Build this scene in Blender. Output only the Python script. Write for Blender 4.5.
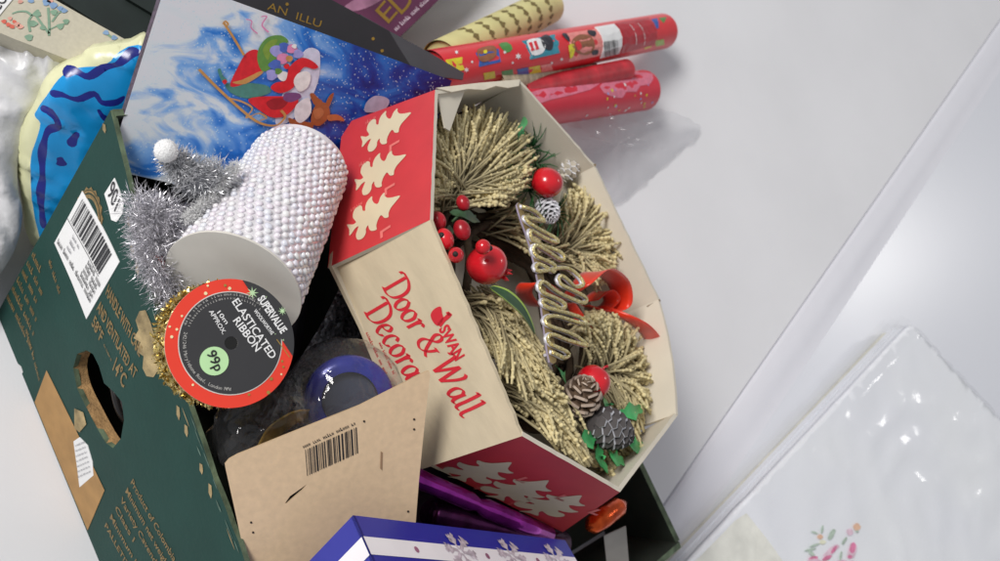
import bpy, math, random
import numpy as np
from mathutils import Vector, noise, geometry
random.seed(7); rng = np.random.default_rng(7)
for o in list(bpy.data.objects): bpy.data.objects.remove(o)
sc = bpy.context.scene
COL = sc.collection
# ------------------------------------------------------------------ camera
FPX, DEP, ROLL, CAMH = 1080.0, 56.0, 65.0, 0.95
_d, _r = math.radians(DEP), math.radians(ROLL)
FW = np.array([0, math.cos(_d), -math.sin(_d)]); UPV = np.array([0, math.sin(_d), math.cos(_d)]); RT = np.array([1., 0, 0])
CX = RT*math.cos(_r)+UPV*math.sin(_r); CY = -RT*math.sin(_r)+UPV*math.cos(_r); CAM = np.array([0, 0, CAMH])
cd = bpy.data.cameras.new('camera'); cam = bpy.data.objects.new('camera', cd); COL.objects.link(cam)
cd.sensor_width = 36; cd.lens = FPX*36/1000; cd.clip_start = .02; cd.clip_end = 60
from mathutils import Matrix
cam.matrix_world = Matrix(((CX[0], CY[0], -FW[0], 0), (CX[1], CY[1], -FW[1], 0), (CX[2], CY[2], -FW[2], CAMH), (0, 0, 0, 1)))
cd.dof.use_dof = True; cd.dof.focus_distance = .74; cd.dof.aperture_fstop = 11
sc.camera = cam
# ------------------------------------------------------------------ light (indoor, ceiling lights)
w = bpy.data.worlds.new('World'); sc.world = w; w.use_nodes = True
w.node_tree.nodes['Background'].inputs[0].default_value = (.93, .95, 1, 1)
w.node_tree.nodes['Background'].inputs[1].default_value = .29
def area(name, loc, target, sx, sy, power, col):
    l = bpy.data.lights.new(name, 'AREA'); l.shape = 'RECTANGLE'; l.size = sx; l.size_y = sy; l.energy = power; l.color = col
    o = bpy.data.objects.new(name, l); COL.objects.link(o); o.location = loc
    o.rotation_euler = (Vector(target)-Vector(loc)).to_track_quat('-Z', 'Y').to_euler(); return o
area('ceiling_light', (-2.1, -1.5, 3.0), (0, .5, 0), 1.6, 1.0, 122, (1, .975, .94))
area('ceiling_light', (.64, 4.35, 2.6), (.64, 4.1, 0), .5, .5, 14, (1, .98, .95))
sc.render.engine = 'CYCLES'; sc.cycles.caustics_reflective = False; sc.cycles.caustics_refractive = False
sc.view_settings.view_transform = 'Standard'; sc.view_settings.look = 'None'; sc.view_settings.exposure = .18; sc.view_settings.gamma = 1
sc.view_settings.use_curve_mapping = False

# ------------------------------------------------------------------ helpers
def at(px, py, z):
    v = FW+CX*(px-500)/FPX+CY*(280.5-py)/FPX
    return CAM+v*(z-CAMH)/v[2]
def proj(p):
    q = np.asarray(p)-CAM; k = q@FW
    return np.array([500+FPX*(q@CX)/k, 280.5-FPX*(q@CY)/k])
def nrm(v): v = np.asarray(v, float); return v/np.linalg.norm(v)
def lin(c):
    c = c/255.; return c/12.92 if c <= .04045 else ((c+.055)/1.055)**2.4
def col(r, g, b, k=1.2): return tuple(min(.86, lin(x)*k) for x in (r, g, b))+(1,)
MATS = {}
def mat(name, c, rough=.6, metal=0., var=.12, scale=40., bump=0., bscale=None, spec=.5, coat=0., trans=0., sheen=0., aniso=None, stretch=None, subs=0.):
    if name in MATS: return MATS[name]
    m = bpy.data.materials.new(name); m.use_nodes = True; nt = m.node_tree; N = nt.nodes; L = nt.links
    b = N['Principled BSDF']; b.inputs['Roughness'].default_value = rough; b.inputs['Metallic'].default_value = metal
    b.inputs['Specular IOR Level'].default_value = spec; b.inputs['Coat Weight'].default_value = coat
    b.inputs['Transmission Weight'].default_value = trans; b.inputs['Sheen Weight'].default_value = sheen
    if subs: b.inputs['Subsurface Weight'].default_value = subs; b.inputs['Subsurface Scale'].default_value = .01
    tc = N.new('ShaderNodeTexCoord'); mp = N.new('ShaderNodeMapping'); L.new(tc.outputs['Object'], mp.inputs[0])
    if stretch: mp.inputs['Scale'].default_value = stretch
    n = N.new('ShaderNodeTexNoise'); n.inputs['Scale'].default_value = scale; n.inputs['Detail'].default_value = 5; L.new(mp.outputs[0], n.inputs['Vector'])
    r = N.new('ShaderNodeValToRGB'); L.new(n.outputs['Fac'], r.inputs[0])
    r.color_ramp.elements[0].position = .3; r.color_ramp.elements[1].position = .7
    r.color_ramp.elements[0].color = tuple(x*(1-var) for x in c[:3])+(1,)
    r.color_ramp.elements[1].color = tuple(min(.97, x*(1+var)) for x in c[:3])+(1,)
    L.new(r.outputs[0], b.inputs['Base Color'])
    if bump:
        n2 = N.new('ShaderNodeTexNoise'); n2.inputs['Scale'].default_value = bscale or scale*4; n2.inputs['Detail'].default_value = 6; L.new(mp.outputs[0], n2.inputs['Vector'])
        bp = N.new('ShaderNodeBump'); bp.inputs['Strength'].default_value = bump; bp.inputs['Distance'].default_value = .002; L.new(n2.outputs['Fac'], bp.inputs['Height']); L.new(bp.outputs[0], b.inputs['Normal'])
    MATS[name] = m; return m
def film(name, tint=(1, 1, 1), haze=.06, rough=.12, gloss=1.0, bump=.3, bscale=60, white=.8):
    """thin clear plastic: see-through, with mirror-like fresnel gloss and a little milkiness"""
    if name in MATS: return MATS[name]
    m = bpy.data.materials.new(name); m.use_nodes = True; nt = m.node_tree; N = nt.nodes; L = nt.links
    for x in list(N): N.remove(x)
    out = N.new('ShaderNodeOutputMaterial'); t = N.new('ShaderNodeBsdfTransparent'); t.inputs[0].default_value = tint+(1,)
    g = N.new('ShaderNodeBsdfGlossy'); g.inputs['Roughness'].default_value = rough
    d = N.new('ShaderNodeBsdfDiffuse'); d.inputs[0].default_value = (white, white, min(.98, white*1.03), 1)
    tc = N.new('ShaderNodeTexCoord'); n = N.new('ShaderNodeTexNoise'); n.inputs['Scale'].default_value = bscale; n.inputs['Detail'].default_value = 3; L.new(tc.outputs['Object'], n.inputs['Vector'])
    bp = N.new('ShaderNodeBump'); bp.inputs['Strength'].default_value = bump; bp.inputs['Distance'].default_value = .004; L.new(n.outputs['Fac'], bp.inputs['Height'])
    fr = N.new('ShaderNodeLayerWeight'); fr.inputs['Blend'].default_value = .5; L.new(bp.outputs[0], fr.inputs['Normal']); L.new(bp.outputs[0], g.inputs['Normal'])
    pw = N.new('ShaderNodeMath'); pw.operation = 'POWER'; pw.inputs[1].default_value = 4.5; L.new(fr.outputs['Facing'], pw.inputs[0])
    mu = N.new('ShaderNodeMath'); mu.operation = 'MULTIPLY_ADD'; mu.inputs[1].default_value = gloss; mu.inputs[2].default_value = .045; mu.use_clamp = True; L.new(pw.outputs[0], mu.inputs[0])
    m1 = N.new('ShaderNodeMixShader'); m1.inputs[0].default_value = haze; L.new(t.outputs[0], m1.inputs[1]); L.new(d.outputs[0], m1.inputs[2])
    m2 = N.new('ShaderNodeMixShader'); L.new(mu.outputs[0], m2.inputs[0]); L.new(m1.outputs[0], m2.inputs[1]); L.new(g.outputs[0], m2.inputs[2]); L.new(m2.outputs[0], out.inputs[0])
    MATS[name] = m; return m
def glitter(name, c1, c2, rough=.25, scale=900, metal=.9):
    if name in MATS: return MATS[name]
    m = bpy.data.materials.new(name); m.use_nodes = True; nt = m.node_tree; N = nt.nodes; L = nt.links
    b = N['Principled BSDF']; b.inputs['Roughness'].default_value = rough; b.inputs['Metallic'].default_value = metal
    tc = N.new('ShaderNodeTexCoord'); v = N.new('ShaderNodeTexVoronoi'); v.inputs['Scale'].default_value = scale; L.new(tc.outputs['Object'], v.inputs['Vector'])
    mx = N.new('ShaderNodeMix'); mx.data_type = 'RGBA'; mx.inputs['A'].default_value = c1; mx.inputs['B'].default_value = c2
    sp = N.new('ShaderNodeSeparateColor'); L.new(v.outputs['Color'], sp.inputs[0]); L.new(sp.outputs[0], mx.inputs['Factor']); L.new(mx.outputs['Result'], b.inputs['Base Color'])
    geo = N.new('ShaderNodeNewGeometry'); sub = N.new('ShaderNodeVectorMath'); sub.operation = 'SUBTRACT'; L.new(v.outputs['Color'], sub.inputs[0]); sub.inputs[1].default_value = (.5, .5, .5)
    sca = N.new('ShaderNodeVectorMath'); sca.operation = 'SCALE'; sca.inputs['Scale'].default_value = 1.0; L.new(sub.outputs[0], sca.inputs[0])
    ad = N.new('ShaderNodeVectorMath'); ad.operation = 'ADD'; L.new(geo.outputs['Normal'], ad.inputs[0]); L.new(sca.outputs[0], ad.inputs[1])
    no = N.new('ShaderNodeVectorMath'); no.operation = 'NORMALIZE'; L.new(ad.outputs[0], no.inputs[0]); L.new(no.outputs[0], b.inputs['Normal'])
    MATS[name] = m; return m

ORG = {}
def tag(o, label=None, cat=None, group=None, kind=None):
    if label: o['label'] = label
    if cat: o['category'] = cat
    if group: o['group'] = group
    if kind: o['kind'] = kind
    return o
def thing(name, loc, label, cat, group=None):
    o = bpy.data.objects.new(name, None); COL.objects.link(o); o.location = tuple(float(x) for x in loc); o.empty_display_size = .02
    ORG[o.name] = np.array(loc, float); return tag(o, label, cat, group)
def mesh(name, V, F, m, parent=None, smooth=False, fm=None, attr=None, uv=None):
    V = np.asarray(V, float)
    if parent is not None: org = ORG[parent.name]
    else:
        org = V.mean(0); org[2] = V[:, 2].min()
    me = bpy.data.meshes.new(name); me.from_pydata((V-org).tolist(), [], [tuple(int(i) for i in f) for f in F])
    for x in (m if isinstance(m, (list, tuple)) else [m]): me.materials.append(x)
    if fm is not None: me.polygons.foreach_set('material_index', np.asarray(fm, np.int32))
    if smooth: me.polygons.foreach_set('use_smooth', [True]*len(me.polygons))
    if attr is not None:
        a = me.attributes.new('tint', 'FLOAT', 'POINT'); a.data.foreach_set('value', np.asarray(attr, np.float32))
    if uv is not None:
        ul = me.uv_layers.new(name='UVMap'); uv = np.asarray(uv, np.float32)
        idx = np.zeros(len(me.loops), np.int32); me.loops.foreach_get('vertex_index', idx); ul.data.foreach_set('uv', uv[idx].ravel())
    me.update()
    o = bpy.data.objects.new(name, me); COL.objects.link(o)
    if parent is not None: o.parent = parent
    else: o.location = org
    ORG[o.name] = org
    return o

class Surf:
    """a surface f(u,v)->xyz in metres; decals and prints are laid on it"""
    def __init__(s, f, guess=(0, 0)): s.f = lambda u, v: np.asarray(f(u, v), float); s.g = guess
    def normal(s, u, v, e=1e-4):
        return nrm(np.cross(s.f(u+e, v)-s.f(u-e, v), s.f(u, v+e)-s.f(u, v-e)))
    def at(s, uv, off=0.):
        p = s.f(*uv); return p+s.normal(*uv)*off if off else p
    def px(s, x, y):
        uv = np.array(s.g, float); t = np.array([x, y], float)
        for _ in range(25):
            p = proj(s.f(*uv)); J = np.column_stack([(proj(s.f(uv[0]+1e-4, uv[1]))-p)/1e-4, (proj(s.f(uv[0], uv[1]+1e-4))-p)/1e-4])
            try: du = np.linalg.solve(J, t-p)
            except Exception: break
            n = np.linalg.norm(du)
            if n > .03: du *= .03/n
            uv = uv+du
            if n < 1e-6: break
        return uv
def plane(O, ex, ey):
    O = np.array(O, float); ex = nrm(ex); ey = np.array(ey, float); ey = nrm(ey-ex*(ex@ey)); return Surf(lambda u, v: O+ex*u+ey*v)
def plane_px(a, b, c):
    """plane through three (px,py,z); u axis a->b, v axis towards c"""
    A, B, C = at(*a), at(*b), at(*c); return plane(A, B-A, C-A)
def cyl(A, axis, up, R):
    """u = arc length round, v along the axis"""
    A = np.array(A, float); ax = nrm(axis); up = np.array(up, float); e2 = nrm(up-ax*(ax@up)); e1 = np.cross(ax, e2)
    return Surf(lambda u, v: A+ax*v+R*(e2*math.cos(u/R)+e1*math.sin(u/R)))
def inpoly(p, poly):
    x, y = p; c = False; n = len(poly); j = n-1
    for i in range(n):
        xi, yi = poly[i]; xj, yj = poly[j]
        if (yi > y) != (yj > y) and x < (xj-xi)*(y-yi)/(yj-yi)+xi: c = not c
        j = i
    return c
def inpoly_np(P_, poly):
    P_ = np.asarray(P_, float).reshape(-1, 2); q = np.array([[float(a[0]), float(a[1])] for a in poly]); r = np.roll(q, 1, 0); c = np.zeros(len(P_), bool)
    for (xi, yi), (xj, yj) in zip(q, r):
        if yi == yj: continue
        c ^= ((yi > P_[:, 1]) != (yj > P_[:, 1])) & (P_[:, 0] < (xj-xi)*(P_[:, 1]-yi)/(yj-yi)+xi)
    return c
def smooth_loop(pts, k=6, closed=True):
    P = [np.array(p, float) for p in pts]; n = len(P); out = []
    for i in range(n if closed else n-1):
        p0, p1, p2, p3 = (P[(i-1) % n], P[i], P[(i+1) % n], P[(i+2) % n]) if closed else (P[max(i-1, 0)], P[i], P[i+1], P[min(i+2, n-1)])
        for j in range(k):
            t = j/k; out.append(.5*((2*p1)+(-p0+p2)*t+(2*p0-5*p1+4*p2-p3)*t*t+(-p0+3*p1-3*p2+p3)*t**3))
    if not closed: out.append(P[-1])
    return out
def tri2d(poly, holes=(), step=None, cuts=()):
    loops = [list(poly)]+[list(h) for h in holes]
    if step:
        nl = []
        for lp in loops:
            q = []
            for i in range(len(lp)):
                a = np.array(lp[i], float); b = np.array(lp[(i+1) % len(lp)], float); k = max(1, int(np.linalg.norm(b-a)/step))
                q += [a+(b-a)*t/k for t in range(k)]
            nl.append(q)
        loops = nl
    V = []; E = []
    for lp in loops:
        s = len(V); V += [Vector((float(p[0]), float(p[1]))) for p in lp]; E += [(s+i, s+(i+1) % len(lp)) for i in range(len(lp))]
    if step:
        a = np.array([[p[0], p[1]] for p in loops[0]]); mn, mx = a.min(0), a.max(0)
        gx_, gy_ = np.meshgrid(np.arange(mn[0]+step/2, mx[0], step), np.arange(mn[1]+step/2, mx[1], step)); G_ = np.column_stack([gx_.ravel(), gy_.ravel()])
        if len(G_):
            G_ = G_+rng.uniform(-.2, .2, G_.shape)*step; ok = inpoly_np(G_, loops[0])
            for h in loops[1:]: ok &= ~inpoly_np(G_, h)
            V += [Vector((float(a), float(b))) for a, b in G_[ok]]
    for lp in cuts:
        s = len(V); V += [Vector((float(p[0]), float(p[1]))) for p in lp]; E += [(s+i, s+(i+1) % len(lp)) for i in range(len(lp))]
    r = geometry.delaunay_2d_cdt(V, E, [], 0, 1e-7)
    vs = [(v.x, v.y) for v in r[0]]; fs = []
    if not r[2]: return vs, fs
    cen_ = np.array([(sum(vs[i][0] for i in f)/len(f), sum(vs[i][1] for i in f)/len(f)) for f in r[2]]); ok = inpoly_np(cen_, loops[0])
    for h in loops[1:]: ok &= ~inpoly_np(cen_, h)
    for f, k_ in zip(r[2], ok):
        if k_:
            f = list(f); a = vs[f[0]]; b = vs[f[1]]; d = vs[f[2]]
            if (b[0]-a[0])*(d[1]-a[1])-(b[1]-a[1])*(d[0]-a[0]) < 0: f = f[::-1]
            fs.append(f)
    return vs, fs
DOFF = .0004
def decal(name, surf, poly, m, parent, px=True, off=DOFF, step=None, sm=0, holes=()):
    pts = [surf.px(*p) for p in poly] if px else poly
    if sm: pts = smooth_loop(pts, sm)
    vs, fs = tri2d(pts, holes, step)
    return mesh(name, [surf.at(v, off) for v in vs], fs, m, parent)
def sheet(name, surf, poly, thick, m, parent=None, px=True, holes=(), step=None, sm=0, mback=None, medge=None, disp=None, smooth=False, uvn=None):
    """solid slab whose front lies on surf, thickness going behind it"""
    pts = [surf.px(*p) for p in poly] if px else [np.array(p, float) for p in poly]
    hs = [[surf.px(*p) for p in h] for h in holes] if px else holes
    if sm: pts = smooth_loop(pts, sm)
    vs, fs = tri2d(pts, hs, step); n = len(vs)
    fr = np.array([surf.at(v) for v in vs]); nn = np.array([surf.normal(*v) for v in vs])
    if disp: fr = fr+nn*np.array([disp(*v) for v in vs])[:, None]
    if thick == 0: return mesh(name, fr, fs, m, parent, smooth=smooth)
    V = np.vstack([fr, fr-nn*thick]); F = list(fs)+[[i+n for i in f[::-1]] for f in fs]; fm = [0]*len(fs)+[1]*len(fs)
    ed = {}
    for f in fs:
        for i in range(3): ed[(f[i], f[(i+1) % 3])] = 1
    for (a, b) in ed:
        if (b, a) not in ed: F.append([b, a, a+n, b+n]); fm.append(2)
    ms = [m, mback or m, medge or mback or m]; uv = None
    if uvn is not None:
        a = np.array(vs); uv = np.vstack([a, a])/np.array(uvn)
    return mesh(name, V, F, ms, parent, fm=fm, smooth=smooth, uv=uv)
def tube_v(path, rad, k=8, cap=True):
    path = [np.array(p, float) for p in path]; n = len(path)
    rad = rad if hasattr(rad, '__len__') else [rad]*n
    V = []; F = []; prev = None
    for i in range(n):
        d = nrm(path[min(i+1, n-1)]-path[max(i-1, 0)])
        if prev is None: a = nrm(np.cross(d, [0.31, .2, .93] if abs(d[2]) < .9 else [1, 0, 0]))
        else: a = nrm(prev-d*(d@prev))
        prev = a; b = np.cross(d, a)
        for j in range(k):
            t = 2*math.pi*j/k; V.append(path[i]+rad[i]*(a*math.cos(t)+b*math.sin(t)))
    for i in range(n-1):
        for j in range(k): F.append([i*k+j, i*k+(j+1) % k, (i+1)*k+(j+1) % k, (i+1)*k+j])
    if cap: F.append(list(range(k))[::-1]); F.append([(n-1)*k+j for j in range(k)])
    return V, F
def join(parts):
    V = []; F = []
    for v, f in parts:
        s = len(V); V += list(v); F += [[i+s for i in q] for q in f]
    return V, F
def lathe(A, axis, prof, k=32, cap0=True, cap1=True):
    """prof: list of (radius, height along axis)"""
    ax = nrm(axis); a = nrm(np.cross(ax, [.3, .1, .9] if abs(ax[2]) < .9 else [1, 0, 0])); b = np.cross(ax, a); A = np.array(A, float); V = []; F = []
    for (r, h) in prof:
        for j in range(k): t = 2*math.pi*j/k; V.append(A+ax*h+r*(a*math.cos(t)+b*math.sin(t)))
    for i in range(len(prof)-1):
        for j in range(k): F.append([i*k+j, i*k+(j+1) % k, (i+1)*k+(j+1) % k, (i+1)*k+j])
    if cap0: F.append(list(range(k))[::-1])
    if cap1: F.append([(len(prof)-1)*k+j for j in range(k)])
    return V, F
def ball(c, r, k=8, h=5, sq=(1, 1, 1)):
    V = [np.array(c)+np.array([0, 0, r*sq[2]])]; F = []
    for i in range(1, h):
        p = math.pi*i/h
        for j in range(k): t = 2*math.pi*j/k; V.append(np.array(c)+r*np.array([math.sin(p)*math.cos(t)*sq[0], math.sin(p)*math.sin(t)*sq[1], math.cos(p)*sq[2]]))
    V.append(np.array(c)-np.array([0, 0, r*sq[2]]))
    for j in range(k): F.append([0, 1+j, 1+(j+1) % k])
    for i in range(h-2):
        for j in range(k): F.append([1+i*k+j, 1+(i+1)*k+j, 1+(i+1)*k+(j+1) % k, 1+i*k+(j+1) % k])
    e = len(V)-1; s = 1+(h-2)*k
    for j in range(k): F.append([s+j, e, s+(j+1) % k])
    return V, F
_tc = {}
def glyphs(s, bold=0., shear=0.):
    key = (s, bold, shear)
    if key not in _tc:
        c = bpy.data.curves.new('t', 'FONT'); c.body = s; c.size = 1; c.offset = bold; c.shear = shear; c.resolution_u = 3; c.fill_mode = 'FRONT'
        o = bpy.data.objects.new('t', c); COL.objects.link(o); bpy.context.view_layer.update()
        me = o.evaluated_get(bpy.context.evaluated_depsgraph_get()).to_mesh()
        V = np.array([v.co[:2] for v in me.vertices]); F = [list(p.vertices) for p in me.polygons]
        bpy.data.objects.remove(o); bpy.data.curves.remove(c); _tc[key] = (V, F)
    return _tc[key]
def text(name, s, surf, a, b, h, m, parent, px=True, bold=0.0, shear=0., off=DOFF):
    """baseline from a to b (pixels of the surface or u,v); h = capital height in metres"""
    V, F = glyphs(s, bold, shear); A = surf.px(*a) if px else np.array(a, float); B = surf.px(*b) if px else np.array(b, float)
    x0, x1 = V[:, 0].min(), V[:, 0].max(); d = B-A; d2 = np.array([-d[1], d[0]])/np.linalg.norm(d)
    uv = A+np.outer((V[:, 0]-x0)/(x1-x0), d)+np.outer(V[:, 1]/.70*h, d2)
    Fo = []
    for f in F:
        p, q, r = uv[f[0]], uv[f[1]], uv[f[2]]
        Fo.append(f if (q[0]-p[0])*(r[1]-p[1])-(q[1]-p[1])*(r[0]-p[0]) > 0 else f[::-1])
    return mesh(name, [surf.at(v, off) for v in uv], Fo, m, parent)
def nib(strokes, wdt, ang=35, k=5, thin=.25):
    """broad-nib pen strokes -> list of quads in 2-D with a small layer index"""
    V = []; F = []; Lr = []; nv = np.array([math.cos(math.radians(ang)), math.sin(math.radians(ang))])*wdt/2
    for si, st in enumerate(strokes):
        p = smooth_loop(st, k, False); s = len(V)
        for i, q in enumerate(p):
            d = p[min(i+1, len(p)-1)]-p[max(i-1, 0)]; d = d/(np.linalg.norm(d)+1e-9); no = np.array([-d[1], d[0]])
            sg = 1 if nv@no > 0 else -1
            o = nv*sg*.95+no*wdt*thin/2
            V += [q-o, q+o]; Lr += [si, si]
        for i in range(len(p)-1): F.append([s+2*i, s+2*i+2, s+2*i+3, s+2*i+1])
    return V, F, Lr
def strokes_on(name, surf, strokes, wdt, m, parent, ang=35, off=DOFF, px=False, k=5, thin=.25):
    if px: strokes = [[surf.px(*p) for p in s] for s in strokes]
    V, F, Lr = nib(strokes, wdt, ang, k, thin)
    return mesh(name, [surf.at(v, off+.00003*l) for v, l in zip(V, Lr)], F, m, parent)
def ell(cx, cy, rx, ry, n=20, rot=0):
    c, s = math.cos(rot), math.sin(rot)
    return [(cx+rx*math.cos(t)*c-ry*math.sin(t)*s, cy+rx*math.cos(t)*s+ry*math.sin(t)*c) for t in np.linspace(0, 2*math.pi, n, endpoint=False)]
def barcode(name, surf, O, dx, dy, n, m, parent, off=DOFF, seed=1):
    """n bars from O along dx (full width vector), height vector dy, all in u,v"""
    r = random.Random(seed); V = []; F = []; x = 0; ws = []
    while len(ws) < n: ws.append((r.choice([1, 1, 2, 3]), r.choice([1, 1, 2, 2, 3])))
    T = sum(a+b for a, b in ws); O = np.array(O, float); dx = np.array(dx, float); dy = np.array(dy, float)
    for a, b in ws:
        s = len(V); p = O+dx*x/T; q = O+dx*(x+a)/T
        V += [surf.at(t, off) for t in (p, q, q+dy, p+dy)]; F.append([s, s+1, s+2, s+3]); x += a+b
    return mesh(name, V, F, m, parent)
def microtext(name, surf, a, b, h, m, parent, px=True, off=DOFF, seed=0, words=True):
    """print too small to read: a row of letter-sized ticks"""
    A = surf.px(*a) if px else np.array(a, float); B = surf.px(*b) if px else np.array(b, float); r = random.Random(seed)
    L = np.linalg.norm(B-A); d = (B-A)/L; u = np.array([-d[1], d[0]]); V = []; F = []; x = 0; left = r.randint(3, 8)
    while x < L-h*.4:
        wd = h*r.uniform(.28, .5)
        if left == 0: left = r.randint(3, 8); x += h*.6; continue
        kind = r.random(); hh = h*(1 if kind < .3 else .72); p = A+d*x
        for (c0, c1, y0, y1) in ([(0, .4, 0, 1), (.4, 1, 0, .3)] if kind < .5 else [(0, .35, 0, 1), (.65, 1, 0, .9)]):
            s = len(V); V += [surf.at(p+d*wd*c+u*hh*y, off) for c, y in ((c0, y0), (c1, y0), (c1, y1), (c0, y1))]; F.append([s, s+1, s+2, s+3])
        x += wd+h*.16; left -= 1
    return mesh(name, V, F, m, parent)
def pillow(name, surf, poly, hf, hb, m, parent=None, step=.006, px=True, sm=4, crumple=.004, cs=30., edge=.03, smooth=True, seed=0., loops=()):
    """closed soft shape: outline on surf, bulging hf to the front and hb to the back"""
    pts = [surf.px(*p) for p in poly] if px else [np.array(p, float) for p in poly]
    if sm: pts = smooth_loop(pts, sm)
    vs, fs = tri2d(pts, (), step, loops); n = len(vs); B = np.array(pts); B2 = np.roll(B, -1, 0); D = []
    for v in vs:
        v = np.array(v); d = B2-B; t = np.clip(((v-B)*d).sum(1)/((d*d).sum(1)+1e-12), 0, 1); D.append(np.min(np.linalg.norm(B+d*t[:, None]-v, axis=1)))
    D = np.array(D); k = np.sqrt(np.clip(1-(1-np.clip(D/edge, 0, 1))**2, 0, 1))
    def cr(v):
        q = Vector((v[0]*cs*1.5+v[1]*cs*.5+seed, v[1]*cs*.55-v[0]*cs*.25, seed)); q = q+Vector((1.1*noise.noise(q*.7), .9*noise.noise(q*.6+Vector((5, 5, 5))), 0)); a = noise.noise(q)
        return (1-min(1, abs(a)*2.6))*.8+.30*(1-2*abs(noise.noise(q*2.3)))+.5*noise.noise(q*.5)
    fr = []; bk = []
    for i, v in enumerate(vs):
        p = surf.at(v); nn = surf.normal(*v); c = cr(v)*crumple*min(1, D[i]/.008)
        fr.append(p+nn*(hf*k[i]+c)); bk.append(p-nn*(hb*k[i]+.0008))
    ob = mesh(name, np.array(fr+bk), fs+[[j+n for j in f[::-1]] for f in fs], m, parent, smooth=smooth)
    F2 = []; ed = {}
    for f in fs:
        for i in range(3): ed[(f[i], f[(i+1) % 3])] = 1
    me = ob.data
    import bmesh
    bm = bmesh.new(); bm.from_mesh(me); bm.verts.ensure_lookup_table()
    for (a, b) in ed:
        if (b, a) not in ed: bm.faces.new([bm.verts[b], bm.verts[a], bm.verts[a+n], bm.verts[b+n]]).smooth = smooth
    bm.to_mesh(me); bm.free()
    if loops:
        k = len(fs); mi = [0]*len(me.polygons)
        va_ = np.array(vs); ce = np.array([va_[f].mean(0) for f in fs])
        for li, lp in enumerate(loops):
            for fi in np.nonzero(inpoly_np(ce, lp))[0]: mi[fi] = 1 if li == 0 else 2
        me.polygons.foreach_set('material_index', mi); me.update()
    frn = np.array(fr); va = np.array(vs)
    def top(u, v):                                   # front surface, for prints lying on it
        d = ((va-np.array([u, v]))**2).sum(1); i = np.argpartition(d, 14)[:14]; wt = np.exp(-d[i]/(1.2*step)**2); return (frn[i]*wt[:, None]).sum(0)/wt.sum()
    return ob, top, pts
# ------------------------------------------------------------------ common materials
white_print = mat('sticker_white', col(232, 232, 236), .45, var=.02)
black_ink = mat('black_ink', col(30, 30, 34), .5, var=.05)
red_ink = mat('red_ink', col(200, 40, 52), .5, var=.06)
gold_ink = mat('gold_ink', col(122, 100, 60), .55, var=.35, scale=300)
corr = mat('raw_corrugated', col(150, 118, 78), .85, var=.35, scale=160, bump=.6)

# ================================================================== THE TABLE
S0 = np.array([.279, .769]); S1 = np.array([-.041, 1.753]); sd = nrm(S1-S0); sn = np.array([sd[1], -sd[0]])   # sn points to the far-right panel
laminate = mat('table_white', col(224, 224, 227, 1.05), .5, var=.03, scale=7, bump=.05, bscale=500, spec=.35)
gloss_lam = mat('table_white_gloss', col(222, 224, 231, 1.05), .24, var=.015, scale=3, bump=.02, bscale=60, spec=.55)
def strip(prof, m, name, a=-3.2, b=4.2):
    V = []; F = []
    for s, z in prof:
        for t in (a, b): p = S0+sd*t+sn*s; V.append((p[0], p[1], z))
    for i in range(len(prof)-1): F.append([2*i, 2*i+2, 2*i+3, 2*i+1])
    return mesh(name, V, F, m)
o = strip([(-3.5, -.03), (-3.5, 0), (0, 0), (.0006, -.0006), (.0006, -.03)], laminate, 'table'); tag(o, kind='structure', label='white laminate tabletop the box stands on')
o = strip([(.0026, -.03), (.0026, -.001), (.004, .0004), (.009, .0014), (.018, .0022), (.028, .0020), (.036, .0010), (.042, .0001), (.050, -.0002), (.056, -.0007)], mat('table_edging', col(226, 226, 233, 1.05), .42, var=.01), 'table_edging')
o.data.polygons.foreach_set('use_smooth', [True]*len(o.data.polygons)); tag(o, kind='structure', label='rounded white edging strip between two tabletops')
o = strip([(.050, -.03), (.050, -.0004), (3.5, -.0004), (3.5, -.03)], gloss_lam, 'table'); tag(o, kind='structure', label='glossy white tabletop beyond the edging strip')

# ================================================================== GREEN FRUIT BOX
green = mat('green_print', col(25, 60, 54, 1.15), .6, spec=.25, var=.10, scale=25, bump=.12, bscale=250)
green_in = mat('box_inside', col(58, 66, 56, .9), .8, var=.2, scale=30)
rimcol = mat('worn_rim', col(86, 100, 78), .8, var=.6, scale=60, bump=.4)
HB = .225; LB = .51
rimp = np.array([[-.221, .257], [-.164, .246], [-.110, .233], [-.067, .2245], [-.015, .220], [.045, .2145], [.098, .210], [.20, .204], [.29, .20]])
rs = np.concatenate([[0], np.cumsum(np.linalg.norm(np.diff(rimp, axis=0), axis=1))]); rs /= rs[-1]
def fw(u, v):
    s = u/LB; t = v/HB
    rx = np.interp(s, rs, rimp[:, 0])if 0 <= s <= 1 else (rimp[0, 0]+(rimp[-1, 0]-rimp[0, 0])*s); ry = np.interp(s, rs, rimp[:, 1])
    b = np.array([-.150, .176])+(np.array([.275, .158])-np.array([-.150, .176]))*s
    return (b[0]+(rx-b[0])*t, b[1]+(ry-b[1])*t-.004*math.sin(math.pi*t)*math.sin(math.pi*min(1, max(0, s))), HB*t*.98)
FWALL = Surf(fw, (.15, .12))
bx = thing('fruit_box', (.03, .4, 0), 'dark green cardboard fruit box with gold print, heaped with Christmas things', 'box')
rim = []
for i in range(46):
    u = LB-LB*i/45; j = 0
    if .05 < u < .5: j = .0016*noise.noise(Vector((u*60, 1, 0)))-(.003*max(0, noise.noise(Vector((u*25, 7, 0)))))
    rim.append((u, HB+j))
hole = [(86, 350), (93, 354), (99, 366), (104, 383), (114, 392), (122, 402), (124, 420), (121, 438), (113, 448), (106, 443), (97, 428), (86, 407), (77, 388), (73, 368), (77, 354)]
hole2 = [(13, 366), (17, 363), (21, 366), (23, 372), (20, 376), (15, 372)]
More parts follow.
